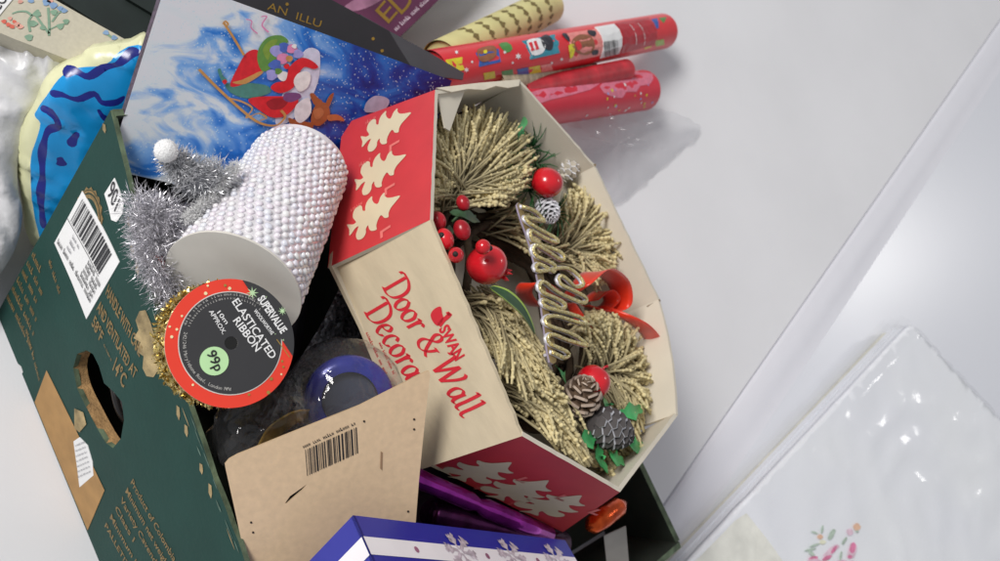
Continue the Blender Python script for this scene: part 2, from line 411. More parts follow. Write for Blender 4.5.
fwall = sheet('front_panel', FWALL, [(0, 0), (LB, 0)]+rim, .004, green, bx, px=False, holes=[[FWALL.px(*p) for p in hole], [FWALL.px(*p) for p in hole2]], step=.016, mback=green_in, medge=rimcol)
hp = [FWALL.px(*p) for p in smooth_loop(hole, 2)]; hc = np.mean(hp, 0); V = []; F = []; nh = len(hp)
for q in hp:
    for k, off in ((1.0, -.0003), (.995, -.003), (.99, -.007), (.985, -.011)): V.append(FWALL.at(hc+(q-hc)*k, off))
for i in range(nh):
    for j in range(3): F.append([i*4+j, i*4+j+1, ((i+1) % nh)*4+j+1, ((i+1) % nh)*4+j])
mesh('hole_edge', V, F, corr, fwall)
def wall(name, a0, a1, b1, b0):
    P_ = [np.array(p, float) for p in (a0, a1, b1, b0)]
    ex = P_[1]-P_[0]; L = np.linalg.norm(ex)
    s = Surf(lambda u, v: (P_[0]*(1-u)+P_[1]*u)*(1-v)+(P_[3]*(1-u)+P_[2]*u)*v)
    return sheet(name, s, [(0, 0), (1, 0), (1, 1), (0, 1)], .006, green, bx, px=False, mback=green_in, medge=rimcol)
wall('side_panel', (-.16, .63, 0), (-.150, .179, 0), (-.2215, .259, HB*.975), (-.185, .632, .095))
wall('side_panel', (.275, .161, 0), (.295, .632, 0), (.312, .634, .10), (.2905, .203, HB*.975))
wall('back_panel', (.289, .632, 0), (-.156, .632, 0), (-.180, .636, .093), (.306, .638, .098))
mesh('bottom_panel', [(-.145, .186, .004), (.268, .170, .004), (.284, .625, .004), (-.18, .625, .004)], [[0, 1, 2, 3]], green_in, bx)
# print and stickers on the front panel
def g(s, a, b, h, bold=.01): return text('lettering', s, FWALL, a, b, h, gold_ink, fwall, bold=bold)
g('HANDLE WITH CARE', (106, 294), (140, 357), .0085, .02)
g('AND VENTILATED AT', (97, 309), (135, 379), .0085, .02)
g('58°F', (92, 324), (101, 343), .009, .02); g('14°C', (113, 369), (124, 388), .0115, .02)
microtext('rule', FWALL, (104, 345), (112, 362), .002, gold_ink, fwall, seed=4)
for i, s in enumerate(['Product of Colombia', 'Minimum net weight', 'Variety Cavendish', 'Class I', 'Minimum length', 'PALLETIZE']):
    a = (131-5.2*i, 483+8.6*i); L = [1, .98, .95, .42, .9, .6][i]
    g(s, a, (a[0]+43*L, a[1]+79*L), .0068, .012)
for i in range(6):
    a = (32-5.0*i, 256+8.4*i); L = [.5, .85, .8, 1.1, 1.25, 1.5][i]
    microtext('small_print', FWALL, a, (a[0]+18*L, a[1]+39*L), .0055, gold_ink, fwall, seed=20+i)
microtext('small_print', FWALL, (49, 262), (61, 300), .0045, gold_ink, fwall, seed=31)
microtext('small_print', FWALL, (26, 330), (40, 384), .004, gold_ink, fwall, seed=37)
# round emblem half under the barcode label
ec = FWALL.px(88, 224)
for r0, r1, nn in ((.020, .0215, 0), (.0165, .019, 1), (.011, .0122, 0)):
    decal('emblem', FWALL, [ec+np.array(p) for p in ell(0, 0, r1, r1, 36)], gold_ink, fwall, px=False, holes=[[ec+np.array(p) for p in ell(0, 0, r0, r0, 36)]], step=.006)
gear = []
for k in range(40): rr = .024 if k % 2 else .0222; gear.append(ec+rr*np.array([math.cos(k*math.pi/20), math.sin(k*math.pi/20)]))
decal('emblem', FWALL, gear, gold_ink, fwall, px=False, holes=[[ec+np.array(p) for p in ell(0, 0, .0220, .0220, 36)]], step=.006)
kraft_patch = mat('bare_kraft', col(158, 122, 76), .75, var=.12, scale=60)
decal('bare_patch', FWALL, [(47, 370), (77, 431), (105, 490), (88, 530), (62, 468), (35, 402)], kraft_patch, fwall, step=.015)
torn = mat('torn_kraft', col(150, 132, 96), .9, var=.45, scale=70, bump=.5)
decal('torn_patch', FWALL, [(140, 311), (146, 310), (151, 322), (156, 340), (160, 355), (160, 368), (154, 377), (147, 376), (143, 368), (144, 356), (138, 352), (141, 342), (134, 338), (139, 330), (136, 320)], torn, fwall, step=.01)
for q in ([(121, 398+i*0) for i in range(0)],): pass
for (x, y, l) in ((133, 222, 9), (136, 249, 7), (141, 268, 10), (166, 370, 14), (182, 412, 12), (190, 430, 10), (205, 468, 9), (214, 490, 12), (108, 128, 8)):
    decal('edge_wear', FWALL, [(x-5, y-l*.6), (x-2.2, y-l*.4), (x-1.5, y+l*.3), (x-2.5, y+l*.7), (x-5, y+l*.2)], torn, fwall, step=.008)
scuff = mat('scuffed_green', col(78, 100, 90), .8, var=.4, scale=120)
for i in range(26):
    u0 = random.uniform(.10, .40); l = random.uniform(.004, .016); v0 = HB-random.uniform(.001, .008); j = random.uniform(.0004, .0012)
    pts = [(u0, v0), (u0+l*.5, v0-j*.6), (u0+l, v0+j*.3), (u0+l*.8, v0+j), (u0+l*.35, v0+j*.7)]
    decal('edge_wear', FWALL, [np.array(p) for p in pts], scuff if i % 6 else torn, fwall, px=False, step=.008, sm=2)
decal('torn_patch', FWALL, [(75, 408), (84, 412), (87, 424), (80, 432), (75, 428)], torn, fwall, step=.01, off=.0006)
st = sheet('barcode_label', FWALL, [(83, 191), (120, 262), (87, 319), (55, 243)], -.0006, white_print, fwall, step=.012)
A, B, C_, D_ = [FWALL.px(*p) for p in ((83, 191), (120, 262), (87, 319), (55, 243))]
ex_, ey_ = B-A, D_-A
barcode('barcode', FWALL, A+ex_*.07+ey_*.06, ex_*.80, ey_*.42, 24, black_ink, st, off=.0012, seed=3)
decal('rule', FWALL, [A+ex_*x+ey_*y for x, y in ((.0, .505), (.86, .505), (.86, .515), (.0, .515))], black_ink, st, px=False, off=.0012, step=.02)
for i in range(5):
    microtext('small_print', FWALL, A+ex_*(.62 if i < 4 else .05)+ey_*(.6+.085*i), A+ex_*.96+ey_*(.6+.085*i), .0042, black_ink, st, px=False, off=.0012, seed=50+i)
for i in range(3): microtext('small_print', FWALL, A+ex_*.22+ey_*(.62+.1*i), A+ex_*(.42-.04*i)+ey_*(.62+.1*i), .003, mat('grey_ink', col(120, 120, 126), .6), st, px=False, off=.0012, seed=60+i)
st = sheet('lot_label', FWALL, [(115, 178), (120, 190), (124, 205), (123, 214), (117, 222), (112, 220), (109, 207), (105, 194), (110, 186)], -.0006, white_print, fwall, step=.012)
text('lettering', '901', FWALL, (108.5, 194.5), (116, 212), .0125, black_ink, st, bold=.004, off=.0012)
st = sheet('torn_label', FWALL, [(74, 441), (80, 437), (88, 445), (93, 462), (94, 475), (80, 487), (78, 470)], -.0005, white_print, fwall, step=.012)
for i in range(7): microtext('small_print', FWALL, (76.5+.4*i, 446+5.2*i), (86.5+.9*i, 442+4.9*i), .0018, mat('grey_ink', col(120, 120, 126), .6), st, off=.0011, seed=70+i)

# ================================================================== OCTAGONAL DECORATION BOX
TI = math.radians(25); SO = at(430, 220, .31); SX = np.array([1., 0, 0]); SY = np.array([0, math.cos(TI), -math.sin(TI)]); SN = np.array([0, math.sin(TI), math.cos(TI)]); SD = .10
OPEN = Surf(lambda u, v: SO+SX*u+SY*v)
oct8 = [OPEN.px(*p) for p in ((430, 220), (522, 436), (620, 492), (678, 415), (660, 300), (595, 165), (520, 80), (435, 90))]
def SWP(px, py, wz):
    s = Surf(lambda u, v: SO+SX*u+SY*v+SN*wz); return s.at(s.px(px, py))
cream = mat('cream_card', col(214, 198, 168, 1.0), .75, var=.07, scale=30, bump=.22, bscale=60, stretch=(1, 5, 1))
inner = mat('inner_card', col(206, 198, 182, 1.15), .8, var=.06, scale=20)
redc = mat('red_card', col(194, 54, 58, 1.12), .5, var=.06, scale=40)
sbase = OPEN.at((.07, .14))-SN*SD
sw = thing('decoration_box', (sbase[0], sbase[1], sbase[2]), 'open eight-sided red and cream card box holding a wreath', 'box')
panels = []
BOT = Surf(lambda u, v: SO+SX*u+SY*v-SN*SD)
bot8 = [BOT.px(*p) if p else oct8[i] for i, p in enumerate(((325, 266), (424, 467), (563, 528), None, None, None, None, (345, 126)))]
for i in range(8):
    a, b = oct8[i], oct8[(i+1) % 8]; A3, B3 = OPEN.at(a), OPEN.at(b); L = np.linalg.norm(B3-A3); ex = nrm(B3-A3)
    A0, B0 = BOT.at(bot8[i]), BOT.at(bot8[(i+1) % 8])
    s = plane(A3, B3-A3, (A3+B3)/2-(A0+B0)/2); ey = s.f(0, 1)-s.f(0, 0); m = {0: cream, 7: redc, 1: redc}.get(i, redc)
    n = max(6, int(L/.008)); top = []
    for k in range(n+1):
        j = .0007*noise.noise(Vector((k*1.7, i*3.3, 0)))
        if i in (0,) and 0 < k < n: j -= .0006*(k % 2)
        if i == 3: j += .004*math.sin(math.pi*k/n)
        top.append((L-L*k/n, j))
    p = sheet('side_panel', s, [((A0-A3)@ex, (A0-A3)@ey), ((B0-A3)@ex, (B0-A3)@ey)]+top, .0035, m, sw, px=False, mback=inner, medge=inner if i else cream)
    panels.append((p, s, L))
sheet('bottom_panel', Surf(lambda u, v: SO+SX*u+SY*v-SN*(SD-.004)), [tuple(np.array(q)*.985+np.array([.0012, .002])) for q in bot8], .003, inner, sw, px=False, mback=cream)
panels[0][0]['label'] = 'cream front panel with red italic lettering'; panels[7][0]['label'] = 'red panel with three cream trees'; panels[1][0]['label'] = 'red panel with three cream trees, partly crushed'
# folded liner flaps round the opening
fl = Surf(lambda u, v: SO+SX*u+SY*v-SN*(.002+.12*abs(u+.093)))
sheet('torn_flap', fl, [(436, 91), (466, 88), (458, 108), (450, 131), (445, 128), (441, 108)], .0012, inner, sw, step=.01)
fl2 = Surf(lambda u, v: SO+SX*u+SY*v+SN*.0012)
sheet('rim_flap', fl2, [(436, 88), (478, 83), (520, 79.5), (519, 86), (508, 88), (496, 86), (484, 90), (468, 89), (452, 92)], .001, mat('pale_flap', col(222, 212, 192, 1.15), .8), sw, step=.012)
# cut line where two side panels lap at the far right
for (a, b) in (((660, 300), (636, 313)), ((595, 165), (582, 172))):
    p = [SWP(*a, .001), SWP(a[0]+(b[0]-a[0])*.5, a[1]+(b[1]-a[1])*.5, -.012), SWP(*b, -.03)]
    v, f = tube_v(p, .0012, 6); mesh('panel_seam', v, f, mat('seam_brown', col(120, 104, 82), .8), sw)
# trees
def tree_poly():
    R = [(0, 1.0), (.07, .90), (.13, .80), (.21, .75), (.29, .74), (.25, .66), (.17, .62), (.15, .58), (.22, .52), (.31, .49), (.39, .49), (.35, .39), (.26, .34), (.18, .33), (.22, .28), (.32, .27), (.38, .20), (.34, .10), (.22, .07), (.12, .11), (.06, .13), (.06, .06), (.14, -.06), (0, -.06)]
    Lf = [(-x*1.04, y-.045 if 0 < i < len(R)-1 else y) for i, (x, y) in enumerate(R)][1:-1]
    return R+Lf[::-1]
TP = tree_poly()
tree_cream = mat('tree_cream', col(218, 204, 172, 1.0), .6, var=.04)
pale_red = mat('pale_red_print', col(214, 110, 104, 1.2), .6)
def tree(pi, base, tip):
    p, s, L = panels[pi]; A = s.px(*base); B = s.px(*tip); up = B-A; h = np.linalg.norm(up); up = up/h; rt = np.array([up[1], -up[0]])
    pts = smooth_loop([A+rt*x*h*.88+up*(y*.94+.03)*h for x, y in TP], 3)
    decal('tree_print', s, pts, tree_cream, p, px=False)
    microtext('small_print', s, A-rt*h*.33+up*h*.02, A-rt*h*.33+up*h*.26, .004, pale_red, p, px=False, seed=int(base[0]))
    C_ = A+rt*h*.42+up*h*.55; f = decal('mark', s, [C_, C_+up*h*.2, C_+up*h*.2+rt*h*.05, C_+up*h*.05+rt*h*.05, C_+up*h*.05+rt*h*.14, C_+rt*h*.14], pale_red, p, px=False)
for a, b in (((364, 141), (413, 112)), ((358, 184), (408, 154)), ((351, 229), (402, 195))): tree(7, a, b)
for a, b in (((459, 478), (513, 461)), ((497, 497), (550, 479)), ((531, 512), (583, 494))): tree(1, a, b)
# italic broad-nib lettering
GL = {
 'D': (.66, [[(.16, .74), (.14, .4), (.12, .0)], [(-.10, .66), (-.04, .76), (.1, .77), (.34, .75), (.58, .62), (.64, .38), (.54, .12), (.3, .0), (.0, .01)]]),
 'o': (.42, [[(.22, .46), (.06, .34), (.05, .12), (.18, .0), (.34, .1), (.38, .32), (.24, .46)]]),
 'r': (.34, [[(.02, .40), (.1, .46), (.1, .25), (.08, .0)], [(.1, .26), (.18, .42), (.28, .46), (.33, .40)]]),
 '&': (.74, [[(.66, .40), (.52, .14), (.30, .0), (.08, .06), (.06, .24), (.24, .40), (.40, .54), (.40, .70), (.26, .74), (.16, .60), (.26, .40), (.46, .12), (.66, .02)], [(.54, .40), (.76, .42)]]),
 'W': (1.0, [[(-.10, .64), (.0, .76), (.12, .74), (.16, .4), (.2, .0)], [(.2, .0), (.36, .35), (.52, .74)], [(.52, .74), (.56, .35), (.60, .0)], [(.60, .0), (.84, .42), (.92, .68), (.84, .77)]]),
 'a': (.46, [[(.36, .38), (.24, .46), (.06, .32), (.05, .1), (.16, .0), (.32, .16), (.38, .44)], [(.39, .45), (.36, .14), (.42, .0), (.5, .06)]]),
 'l': (.26, [[(.04, .74), (.12, .80), (.12, .4), (.10, .08), (.18, .0), (.26, .06)]]),
 'e': (.40, [[(.06, .22), (.26, .26), (.35, .36), (.26, .46), (.1, .36), (.04, .16), (.14, .0), (.28, .03), (.36, .12)]]),
 'c': (.38, [[(.34, .36), (.26, .46), (.1, .36), (.04, .16), (.14, .0), (.28, .03), (.36, .12)]]),
 't': (.30, [[(.16, .64), (.12, .3), (.11, .06), (.2, .0), (.28, .08)], [(.0, .44), (.28, .45)]]),
 'i': (.22, [[(.02, .38), (.1, .46), (.09, .1), (.14, .0), (.22, .07)], [(.12, .62), (.14, .66)]]),
 'n': (.48, [[(.02, .40), (.1, .46), (.09, .2), (.08, .0)], [(.09, .25), (.22, .44), (.34, .42), (.33, .12), (.38, .0), (.46, .07)]]),
 's': (.32, [[(.27, .38), (.16, .46), (.06, .36), (.2, .24), (.24, .1), (.12, .0), (.02, .08)]]), ' ': (.22, [])}
def script(word, s, parent, a, b, n_fit=None, hscale=1.0, wd=.085):
    A = s.px(*a); B = s.px(*b); adv = 0; tot = sum(GL[c][0]+.05 for c in (word[:n_fit] if n_fit else word)); L = np.linalg.norm(B-A); d = (B-A)/L; u = np.array([-d[1], d[0]]); k = L/tot
    for c in word:
        g_ = [[A+d*k*(adv+x+.16*y)+u*k*hscale*y for x, y in st] for st in GL[c][1]]
        if g_:
            sg = math.degrees(math.atan2(d[1], d[0]))
            strokes_on('letter', s, g_, k*wd, red_ink, parent, ang=sg+28, thin=.34)
        adv += GL[c][0]+.05
p0, s0, L0 = panels[0]
script('Door & Wall', s0, p0, (383, 287), (463, 419), hscale=1.5, wd=.11)
script('Decorat', s0, p0, (365, 312), (408, 382), n_fit=6, hscale=1.5, wd=.11)
text('lettering', 'SWAN', s0, (439, 329), (456, 361), .0095, red_ink, p0, bold=.035)
c3 = lambda pts: [(350+x*.2138, 300+y*.2138) for x, y in pts]
decal('emblem', s0, c3([(378, 70), (395, 42), (425, 30), (432, 60), (438, 92), (415, 120), (392, 105)]), red_ink, p0, sm=3)
strokes_on('emblem', s0, [c3([(418, 120), (440, 92), (455, 80), (470, 62), (455, 66)])], .0022, red_ink, p0, px=True, thin=.6)
microtext('small_print', s0, (366, 333), (386, 376), .0028, red_ink, p0, seed=81); microtext('small_print', s0, (379, 343), (394, 375), .0024, red_ink, p0, seed=82)

# ================================================================== WREATH IN THE BOX
def tintmat(name, c0, c1, rough=.8):
    m = bpy.data.materials.new(name); m.use_nodes = True; N = m.node_tree.nodes; L = m.node_tree.links; b = N['Principled BSDF']; b.inputs['Roughness'].default_value = rough
    a = N.new('ShaderNodeAttribute'); a.attribute_name = 'tint'; r = N.new('ShaderNodeValToRGB'); L.new(a.outputs['Fac'], r.inputs[0]); L.new(r.outputs[0], b.inputs['Base Color'])
    r.color_ramp.elements[0].color = c0; r.color_ramp.elements[1].color = c1; b.inputs['Specular IOR Level'].default_value = .25
    return m
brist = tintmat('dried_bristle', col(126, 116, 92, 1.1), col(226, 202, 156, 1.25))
wc = OPEN.at((.085, .150))-SN*.09
wr = thing('wreath', wc, 'dried bristle wreath with red apples, berries, pine cones and glitter plaque', 'wreath')
twig = mat('dark_twig', col(62, 48, 34), .9, var=.4, scale=80, bump=.6)
parts = []
for k in range(26):
    a0 = random.uniform(0, 6.28); rr = random.uniform(.070, .112); hw = random.uniform(-.080, -.045)
    parts.append(tube_v([OPEN.at((.085+rr*.98*math.cos(a0+t), .150+rr*math.sin(a0+t)))+SN*(hw+.006*math.sin(5*t+k)) for t in np.linspace(0, 2.6, 14)], .0035, 6))
o = mesh('twig_ring', *join(parts), twig, wr, smooth=True)
def tuft(root, rw, tips, n, spread=6, short=.62, rise=.012, name='bristle_tuft', tr=.0023):
    V = []; F = []; T = []
    tp = [np.array(t, float) for t in tips]
    for _ in range(int(n*1.9)):
        q = random.random()*(len(tp)-1.001); i = int(q); e = tp[i]+(tp[i+1]-tp[i])*(q-i)
        r0 = SWP(root[0]+random.gauss(0, spread), root[1]+random.gauss(0, spread), rw+random.uniform(-.012, .008))
        ln = 1-(1-short*.85)*random.random()**1.25
        e3 = SWP(e[0]+random.gauss(0, 3), e[1]+random.gauss(0, 3), e[2]+random.uniform(-.014, .008)); e3 = r0+(e3-r0)*ln
        md = (r0+e3)/2+SN*rise*random.uniform(.2, 1.0)+rng.normal(0, .0014, 3)
        ts = [0, .35, .62, .82, .99]; path = [(1-t)**2*r0+2*t*(1-t)*md+t*t*e3 for t in ts]
        k = random.uniform(.8, 1.2)*tr; v, f = tube_v(path, [.0007, .0009, .0011, .0014, .0009], 5); s = len(V); V += v; F += [[a+s for a in b] for b in f]
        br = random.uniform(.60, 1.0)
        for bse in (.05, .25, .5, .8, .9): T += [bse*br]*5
        for t in np.arange(.58, 1.0, .085):
            c = (1-t)**2*r0+2*t*(1-t)*md+t*t*e3; q = k*random.uniform(.55, .95)*(.75+.35*(t-.58)/.42)
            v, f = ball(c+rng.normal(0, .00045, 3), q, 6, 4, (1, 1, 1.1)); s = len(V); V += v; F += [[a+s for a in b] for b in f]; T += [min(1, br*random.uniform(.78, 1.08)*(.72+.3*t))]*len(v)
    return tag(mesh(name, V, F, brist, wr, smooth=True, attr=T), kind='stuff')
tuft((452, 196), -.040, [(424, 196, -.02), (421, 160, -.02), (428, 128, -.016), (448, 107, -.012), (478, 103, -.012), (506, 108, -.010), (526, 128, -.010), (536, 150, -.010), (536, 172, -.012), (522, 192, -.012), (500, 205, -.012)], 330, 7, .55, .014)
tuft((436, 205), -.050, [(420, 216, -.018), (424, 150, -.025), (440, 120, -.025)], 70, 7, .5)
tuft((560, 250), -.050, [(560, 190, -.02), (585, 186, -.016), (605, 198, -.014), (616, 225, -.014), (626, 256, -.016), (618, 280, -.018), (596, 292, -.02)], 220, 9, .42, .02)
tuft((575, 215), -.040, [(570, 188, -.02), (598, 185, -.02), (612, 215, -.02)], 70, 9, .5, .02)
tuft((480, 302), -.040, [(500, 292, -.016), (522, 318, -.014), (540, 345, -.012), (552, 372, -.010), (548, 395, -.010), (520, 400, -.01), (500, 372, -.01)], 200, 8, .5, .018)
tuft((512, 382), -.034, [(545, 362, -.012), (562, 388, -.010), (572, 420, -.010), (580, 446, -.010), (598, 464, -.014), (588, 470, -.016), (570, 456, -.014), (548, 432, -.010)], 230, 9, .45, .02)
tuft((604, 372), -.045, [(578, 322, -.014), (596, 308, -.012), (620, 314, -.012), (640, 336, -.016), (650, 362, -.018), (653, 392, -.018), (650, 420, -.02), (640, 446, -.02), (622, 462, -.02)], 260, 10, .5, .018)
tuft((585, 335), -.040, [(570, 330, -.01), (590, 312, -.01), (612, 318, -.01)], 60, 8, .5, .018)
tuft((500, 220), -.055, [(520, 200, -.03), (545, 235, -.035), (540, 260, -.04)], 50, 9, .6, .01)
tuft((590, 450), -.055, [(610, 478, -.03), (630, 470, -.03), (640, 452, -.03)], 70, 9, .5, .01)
red_gloss = mat('red_fruit', col(190, 22, 34, 1.2), .22, var=.18, scale=70, spec=.6, coat=.3)
dred = mat('berry_red', col(160, 24, 36, 1.2), .28, var=.2, scale=90)
dark_tip = mat('berry_tip', col(36, 26, 24), .7)
greenleaf = mat('plastic_leaf', col(66, 160, 92, 1.2), .4, var=.3, scale=60)
darkleaf = mat('dark_leaf', col(44, 70, 44, 1.2), .45, var=.35, scale=90)
def fruit(px, py, wz, r, axis, m=red_gloss, name='apple', stem=True):
    c = SWP(px, py, wz); ax = nrm(axis); pr = []
    for t in np.linspace(0, math.pi, 15):
        x = math.sin(t)*r*(1+.06*math.cos(t)); h = -math.cos(t)*r*.93
        if t > 2.5: h -= r*.26*((t-2.5)/.64)**2
        pr.append((max(x, .0001), h))
    v, f = lathe(c, ax, pr, 24); o = mesh(name, v, f, m, wr, smooth=True)
    if stem:
        v, f = tube_v([c+ax*r*.6, c+ax*r*1.02, c+ax*r*1.25+SX*.002], [.0011, .0010, .0014], 6); mesh('stem', v, f, dred, o, smooth=True)
    return c
toC = nrm(CAM-SWP(550, 260, 0))
fruit(547, 183, -.006, .0140, [.5, -.2, -.6])
fruit(594, 381, -.004, .0140, nrm([-.45, .85, .35]))
c = fruit(487, 265, -.004, .0155, nrm([.7, .3, -.5]), name='pomegranate', stem=False)
for k in range(5):
    a = k*1.256; ax = nrm([.7, .6, .1]); e1 = nrm(np.cross(ax, SN)); e2 = np.cross(ax, e1)
    v, f = tube_v([c+ax*.0148+.003*(e1*math.cos(a)+e2*math.sin(a)), c+ax*.0195+.0048*(e1*math.cos(a)+e2*math.sin(a))], [.0017, .0004], 5); mesh('crown_tip', v, f, red_gloss, wr, smooth=True)
for (px, py, wz, r, el, tip) in ((483, 247, .014, .0056, 1.0, (6, 1)), (463, 203, -.006, .0050, 1.25, None), (438, 221, -.010, .0060, 1.2, None), (445, 239, -.002, .0062, 1.3, (-6, -7)), (462, 230, .000, .0062, 1.25, None), (456, 255, .004, .0056, 1.0, (0, -1))):
    c = SWP(px, py, wz); ax = nrm(SWP(px+4, py+10, wz)-c)
    pr = [(max(.0001, r*math.sin(t)), -r*el*math.cos(t)) for t in np.linspace(0, math.pi, 11)]
    v, f = lathe(c, ax, pr, 16); o = mesh('berry', v, f, dred if tip is None else red_gloss, wr, smooth=True)
    if tip:
        d = nrm(SWP(px+tip[0], py+tip[1], wz)-c+toC*.006); v, f = ball(c+d*r*.9, r*.38, 8, 5); mesh('berry_tip', v, f, dark_tip, o, smooth=True)
for a, b, c_ in (((463, 208), (458, 216), (452, 222)), ((440, 228), (446, 246), (458, 262)), ((475, 216), (468, 222), (462, 226)), ((532, 158), (540, 168), (545, 175))):
    v, f = tube_v([SWP(*a, -.01), SWP(*b, -.008), SWP(*c_, -.012)], .0011, 6); mesh('wire_stem', v, f, mat('green_wire', col(44, 72, 40), .6), wr, smooth=True)
# leaves: outline in pixels along a midrib, folded and curled
def leaf(pts, wd, m, wz, spikes=3, name='leaf', edge=None, lift=.006):
    P_ = [SWP(*p, wz+lift*math.sin(math.pi*i/(len(pts)-1))) for i, p in enumerate(pts)]; P_ = smooth_loop(P_, 5, False); n = len(P_); V = []; F = []; fm = []
    for i, p in enumerate(P_):
        t = i/(n-1); d = nrm(P_[min(i+1, n-1)]-P_[max(i-1, 0)]); sdv = nrm(np.cross(d, SN)); w_ = wd*math.sin(math.pi*min(1, t*.96+.04))**.7*(1+.35*math.sin(t*spikes*6.28)) if 0 < i < n-1 else .0003
        for sg, k in ((-1, 1), (-1, .75), (0, 0), (1, .75), (1, 1)): V.append(p+sdv*sg*w_*k+SN*(w_*.35*k))
    nv = len(V)
    for i in range(n-1):
        for j in range(4): F.append([i*5+j, i*5+j+1, i*5+5+j+1, i*5+5+j]); fm.append(1 if edge and j in (0, 3) else 0)
    V2 = [v-SN*.0005 for v in V]; F2 = [[x+nv for x in f[::-1]] for f in F]
    return mesh(name, V+V2, F+F2, [m, edge or m], wr, smooth=True, fm=fm+fm)
lime = mat('leaf_edge', col(150, 175, 80, 1.1), .45, var=.2)
leaf([(490, 287), (505, 296), (522, 312), (535, 334)], .0062, darkleaf, .000, 0, edge=lime)
for pts in ([(606, 415), (606, 404), (602, 396)], [(618, 416), (630, 412), (642, 408)], [(600, 445), (598, 458), (608, 472)], [(624, 440), (634, 446), (644, 446)], [(606, 448), (614, 458), (624, 462)], [(600, 432), (586, 440), (578, 446)]):
    leaf(pts, .0062, greenleaf, -.020, 2.5)
for pts in ([(450, 212), (466, 216), (480, 222)], [(452, 228), (444, 236), (436, 244)], [(556, 366), (562, 374), (566, 384)], [(526, 118), (520, 130), (518, 142)]):
    leaf(pts, .004, greenleaf if pts[0][0] > 500 else darkleaf, -.012, 2)
# green needle sprigs at the top of the wreath
V = []; F = []
for (cx_, cy_) in ((530, 150), (528, 190), (552, 215), (535, 165)):
    for k in range(34):
        a = random.uniform(0, 6.28); l = random.uniform(10, 30); r0 = SWP(cx_, cy_, -.035); e = SWP(cx_+l*math.cos(a), cy_+l*math.sin(a)*1.2, -.012+random.uniform(-.01, .008))
        v, f = tube_v([r0, (r0+e)/2+SN*.004, e], [.0005, .0006, .0001], 4); s = len(V); V += v; F += [[x+s for x in q] for q in f]
tag(mesh('green_sprig', V, F, mat('sprig_green', col(40, 96, 52, 1.1), .5, var=.4, scale=90), wr), kind='stuff')
# cones
cone_brown = mat('cone_brown', col(112, 92, 76), .7, var=.3, scale=150); cone_dark = mat('cone_dark', col(66, 62, 62), .7, var=.3); frost = mat('frost', col(205, 205, 210), .7, var=.1)
def pinecone(a, b, r, m, mt, n=54, openess=.5, tipk=.55):
    A = SWP(*a); B = SWP(*b); ax = nrm(B-A); L = np.linalg.norm(B-A); e1 = nrm(np.cross(ax, [.3, .2, .9])); e2 = np.cross(ax, e1); V, F = lathe(A, ax, [(r*.3, 0), (r*.62, L*.3), (r*.5, L*.6), (r*.1, L*.97)], 10); V = list(V); fm = [0]*len(F)
    for i in range(n):
        t = i/n; th = i*2.39996; prof = math.sin(math.pi*min(1, .12+.88*t)**.8)**.75
        o = nrm(e1*math.cos(th)+e2*math.sin(th)); p = A+ax*L*(t*.96); rr = r*max(.22, prof); d = nrm(o*(1-t*.75)+ax*openess*(0.5+t)); sdv = nrm(np.cross(ax, o)); up = np.cross(d, sdv)
        wd = rr*.42; q0 = p+o*rr*.3; q1 = p+o*rr*.3+d*rr*(.42 if mt is frost else .66); q2 = p+o*rr*.3+d*rr*.80; s = len(V)
        V += [q0-sdv*wd*.5, q0+sdv*wd*.5, q1+sdv*wd, q1-sdv*wd, q2+sdv*wd*tipk+up*rr*.05, q2-sdv*wd*tipk+up*rr*.05,
              q0-sdv*wd*.5-up*rr*.10, q0+sdv*wd*.5-up*rr*.10, q1+sdv*wd-up*rr*.14, q1-sdv*wd-up*rr*.14, q2+sdv*wd*tipk-up*rr*.12, q2-sdv*wd*tipk-up*rr*.12]
        for f, k in (([0, 1, 2, 3], 0), ([3, 2, 4, 5], 1), ([9, 8, 7, 6], 0), ([11, 10, 8, 9], 0), ([5, 4, 10, 11], 1), ([1, 7, 8, 2], 0), ([0, 3, 9, 6], 0), ([2, 8, 10, 4], 1), ([3, 5, 11, 9], 1)):
            F.append([s+x for x in f]); fm.append(k)
    return mesh('pine_cone', V, F, [m, mt], wr, fm=fm)
pinecone((592, 420, -.012), (633, 440, -.006), .0165, cone_dark, frost, 90, .7)['label'] = 'dark pine cone with frosted scale edges'
pinecone((578, 408, -.022), (588, 378, .004), .0150, cone_brown, mat('cone_tip', col(176, 158, 144), .6), 44, .35)
pinecone((543, 202, -.020), (553, 222, -.012), .0110, cone_dark, frost, 60, .7)['label'] = 'dark pine cone with frosted scale edges'
pinecone((562, 178, -.025), (578, 160, -.012), .0090, mat('cone_pale', col(190, 182, 168), .8), frost, 36, .4)
# orange-red satin bow
satin = mat('red_satin', col(216, 50, 22, 1.2), .32, var=.12, scale=50, sheen=.3)
def ribbon(name, path, wdv, m, parent, k=6, th=.0004):
    P_ = smooth_loop([p for p in path], k, False); W_ = smooth_loop(wdv, k, False); V = []; F = []
    for p, q in zip(P_, W_):
        for s in np.linspace(-.5, .5, 5): V.append(p+q*s+nrm(np.cross(q, [.2, .3, .9]))*.0012*math.cos(s*3))
    n = len(P_)
    for i in range(n-1):
        for j in range(4): F.append([i*5+j, i*5+j+1, i*5+6+j, i*5+5+j])
    o = mesh(name, V, F, m, parent, smooth=True); md = o.modifiers.new('thick', 'SOLIDIFY'); md.thickness = th; return o
def spx(l): return [SWP(*p) for p in l]
bow_w = SN*.018+SX*.006
ribbon('ribbon_loop', spx([(565, 300, -.03), (580, 285, -.006), (598, 270, .000), (618, 282, -.008), (622, 305, -.016), (606, 312, -.026), (585, 305, -.03)]), [bow_w*.5, bow_w, bow_w*1.2+SY*.006, bow_w*1.2, bow_w, bow_w*.9, bow_w*.4], satin, wr)
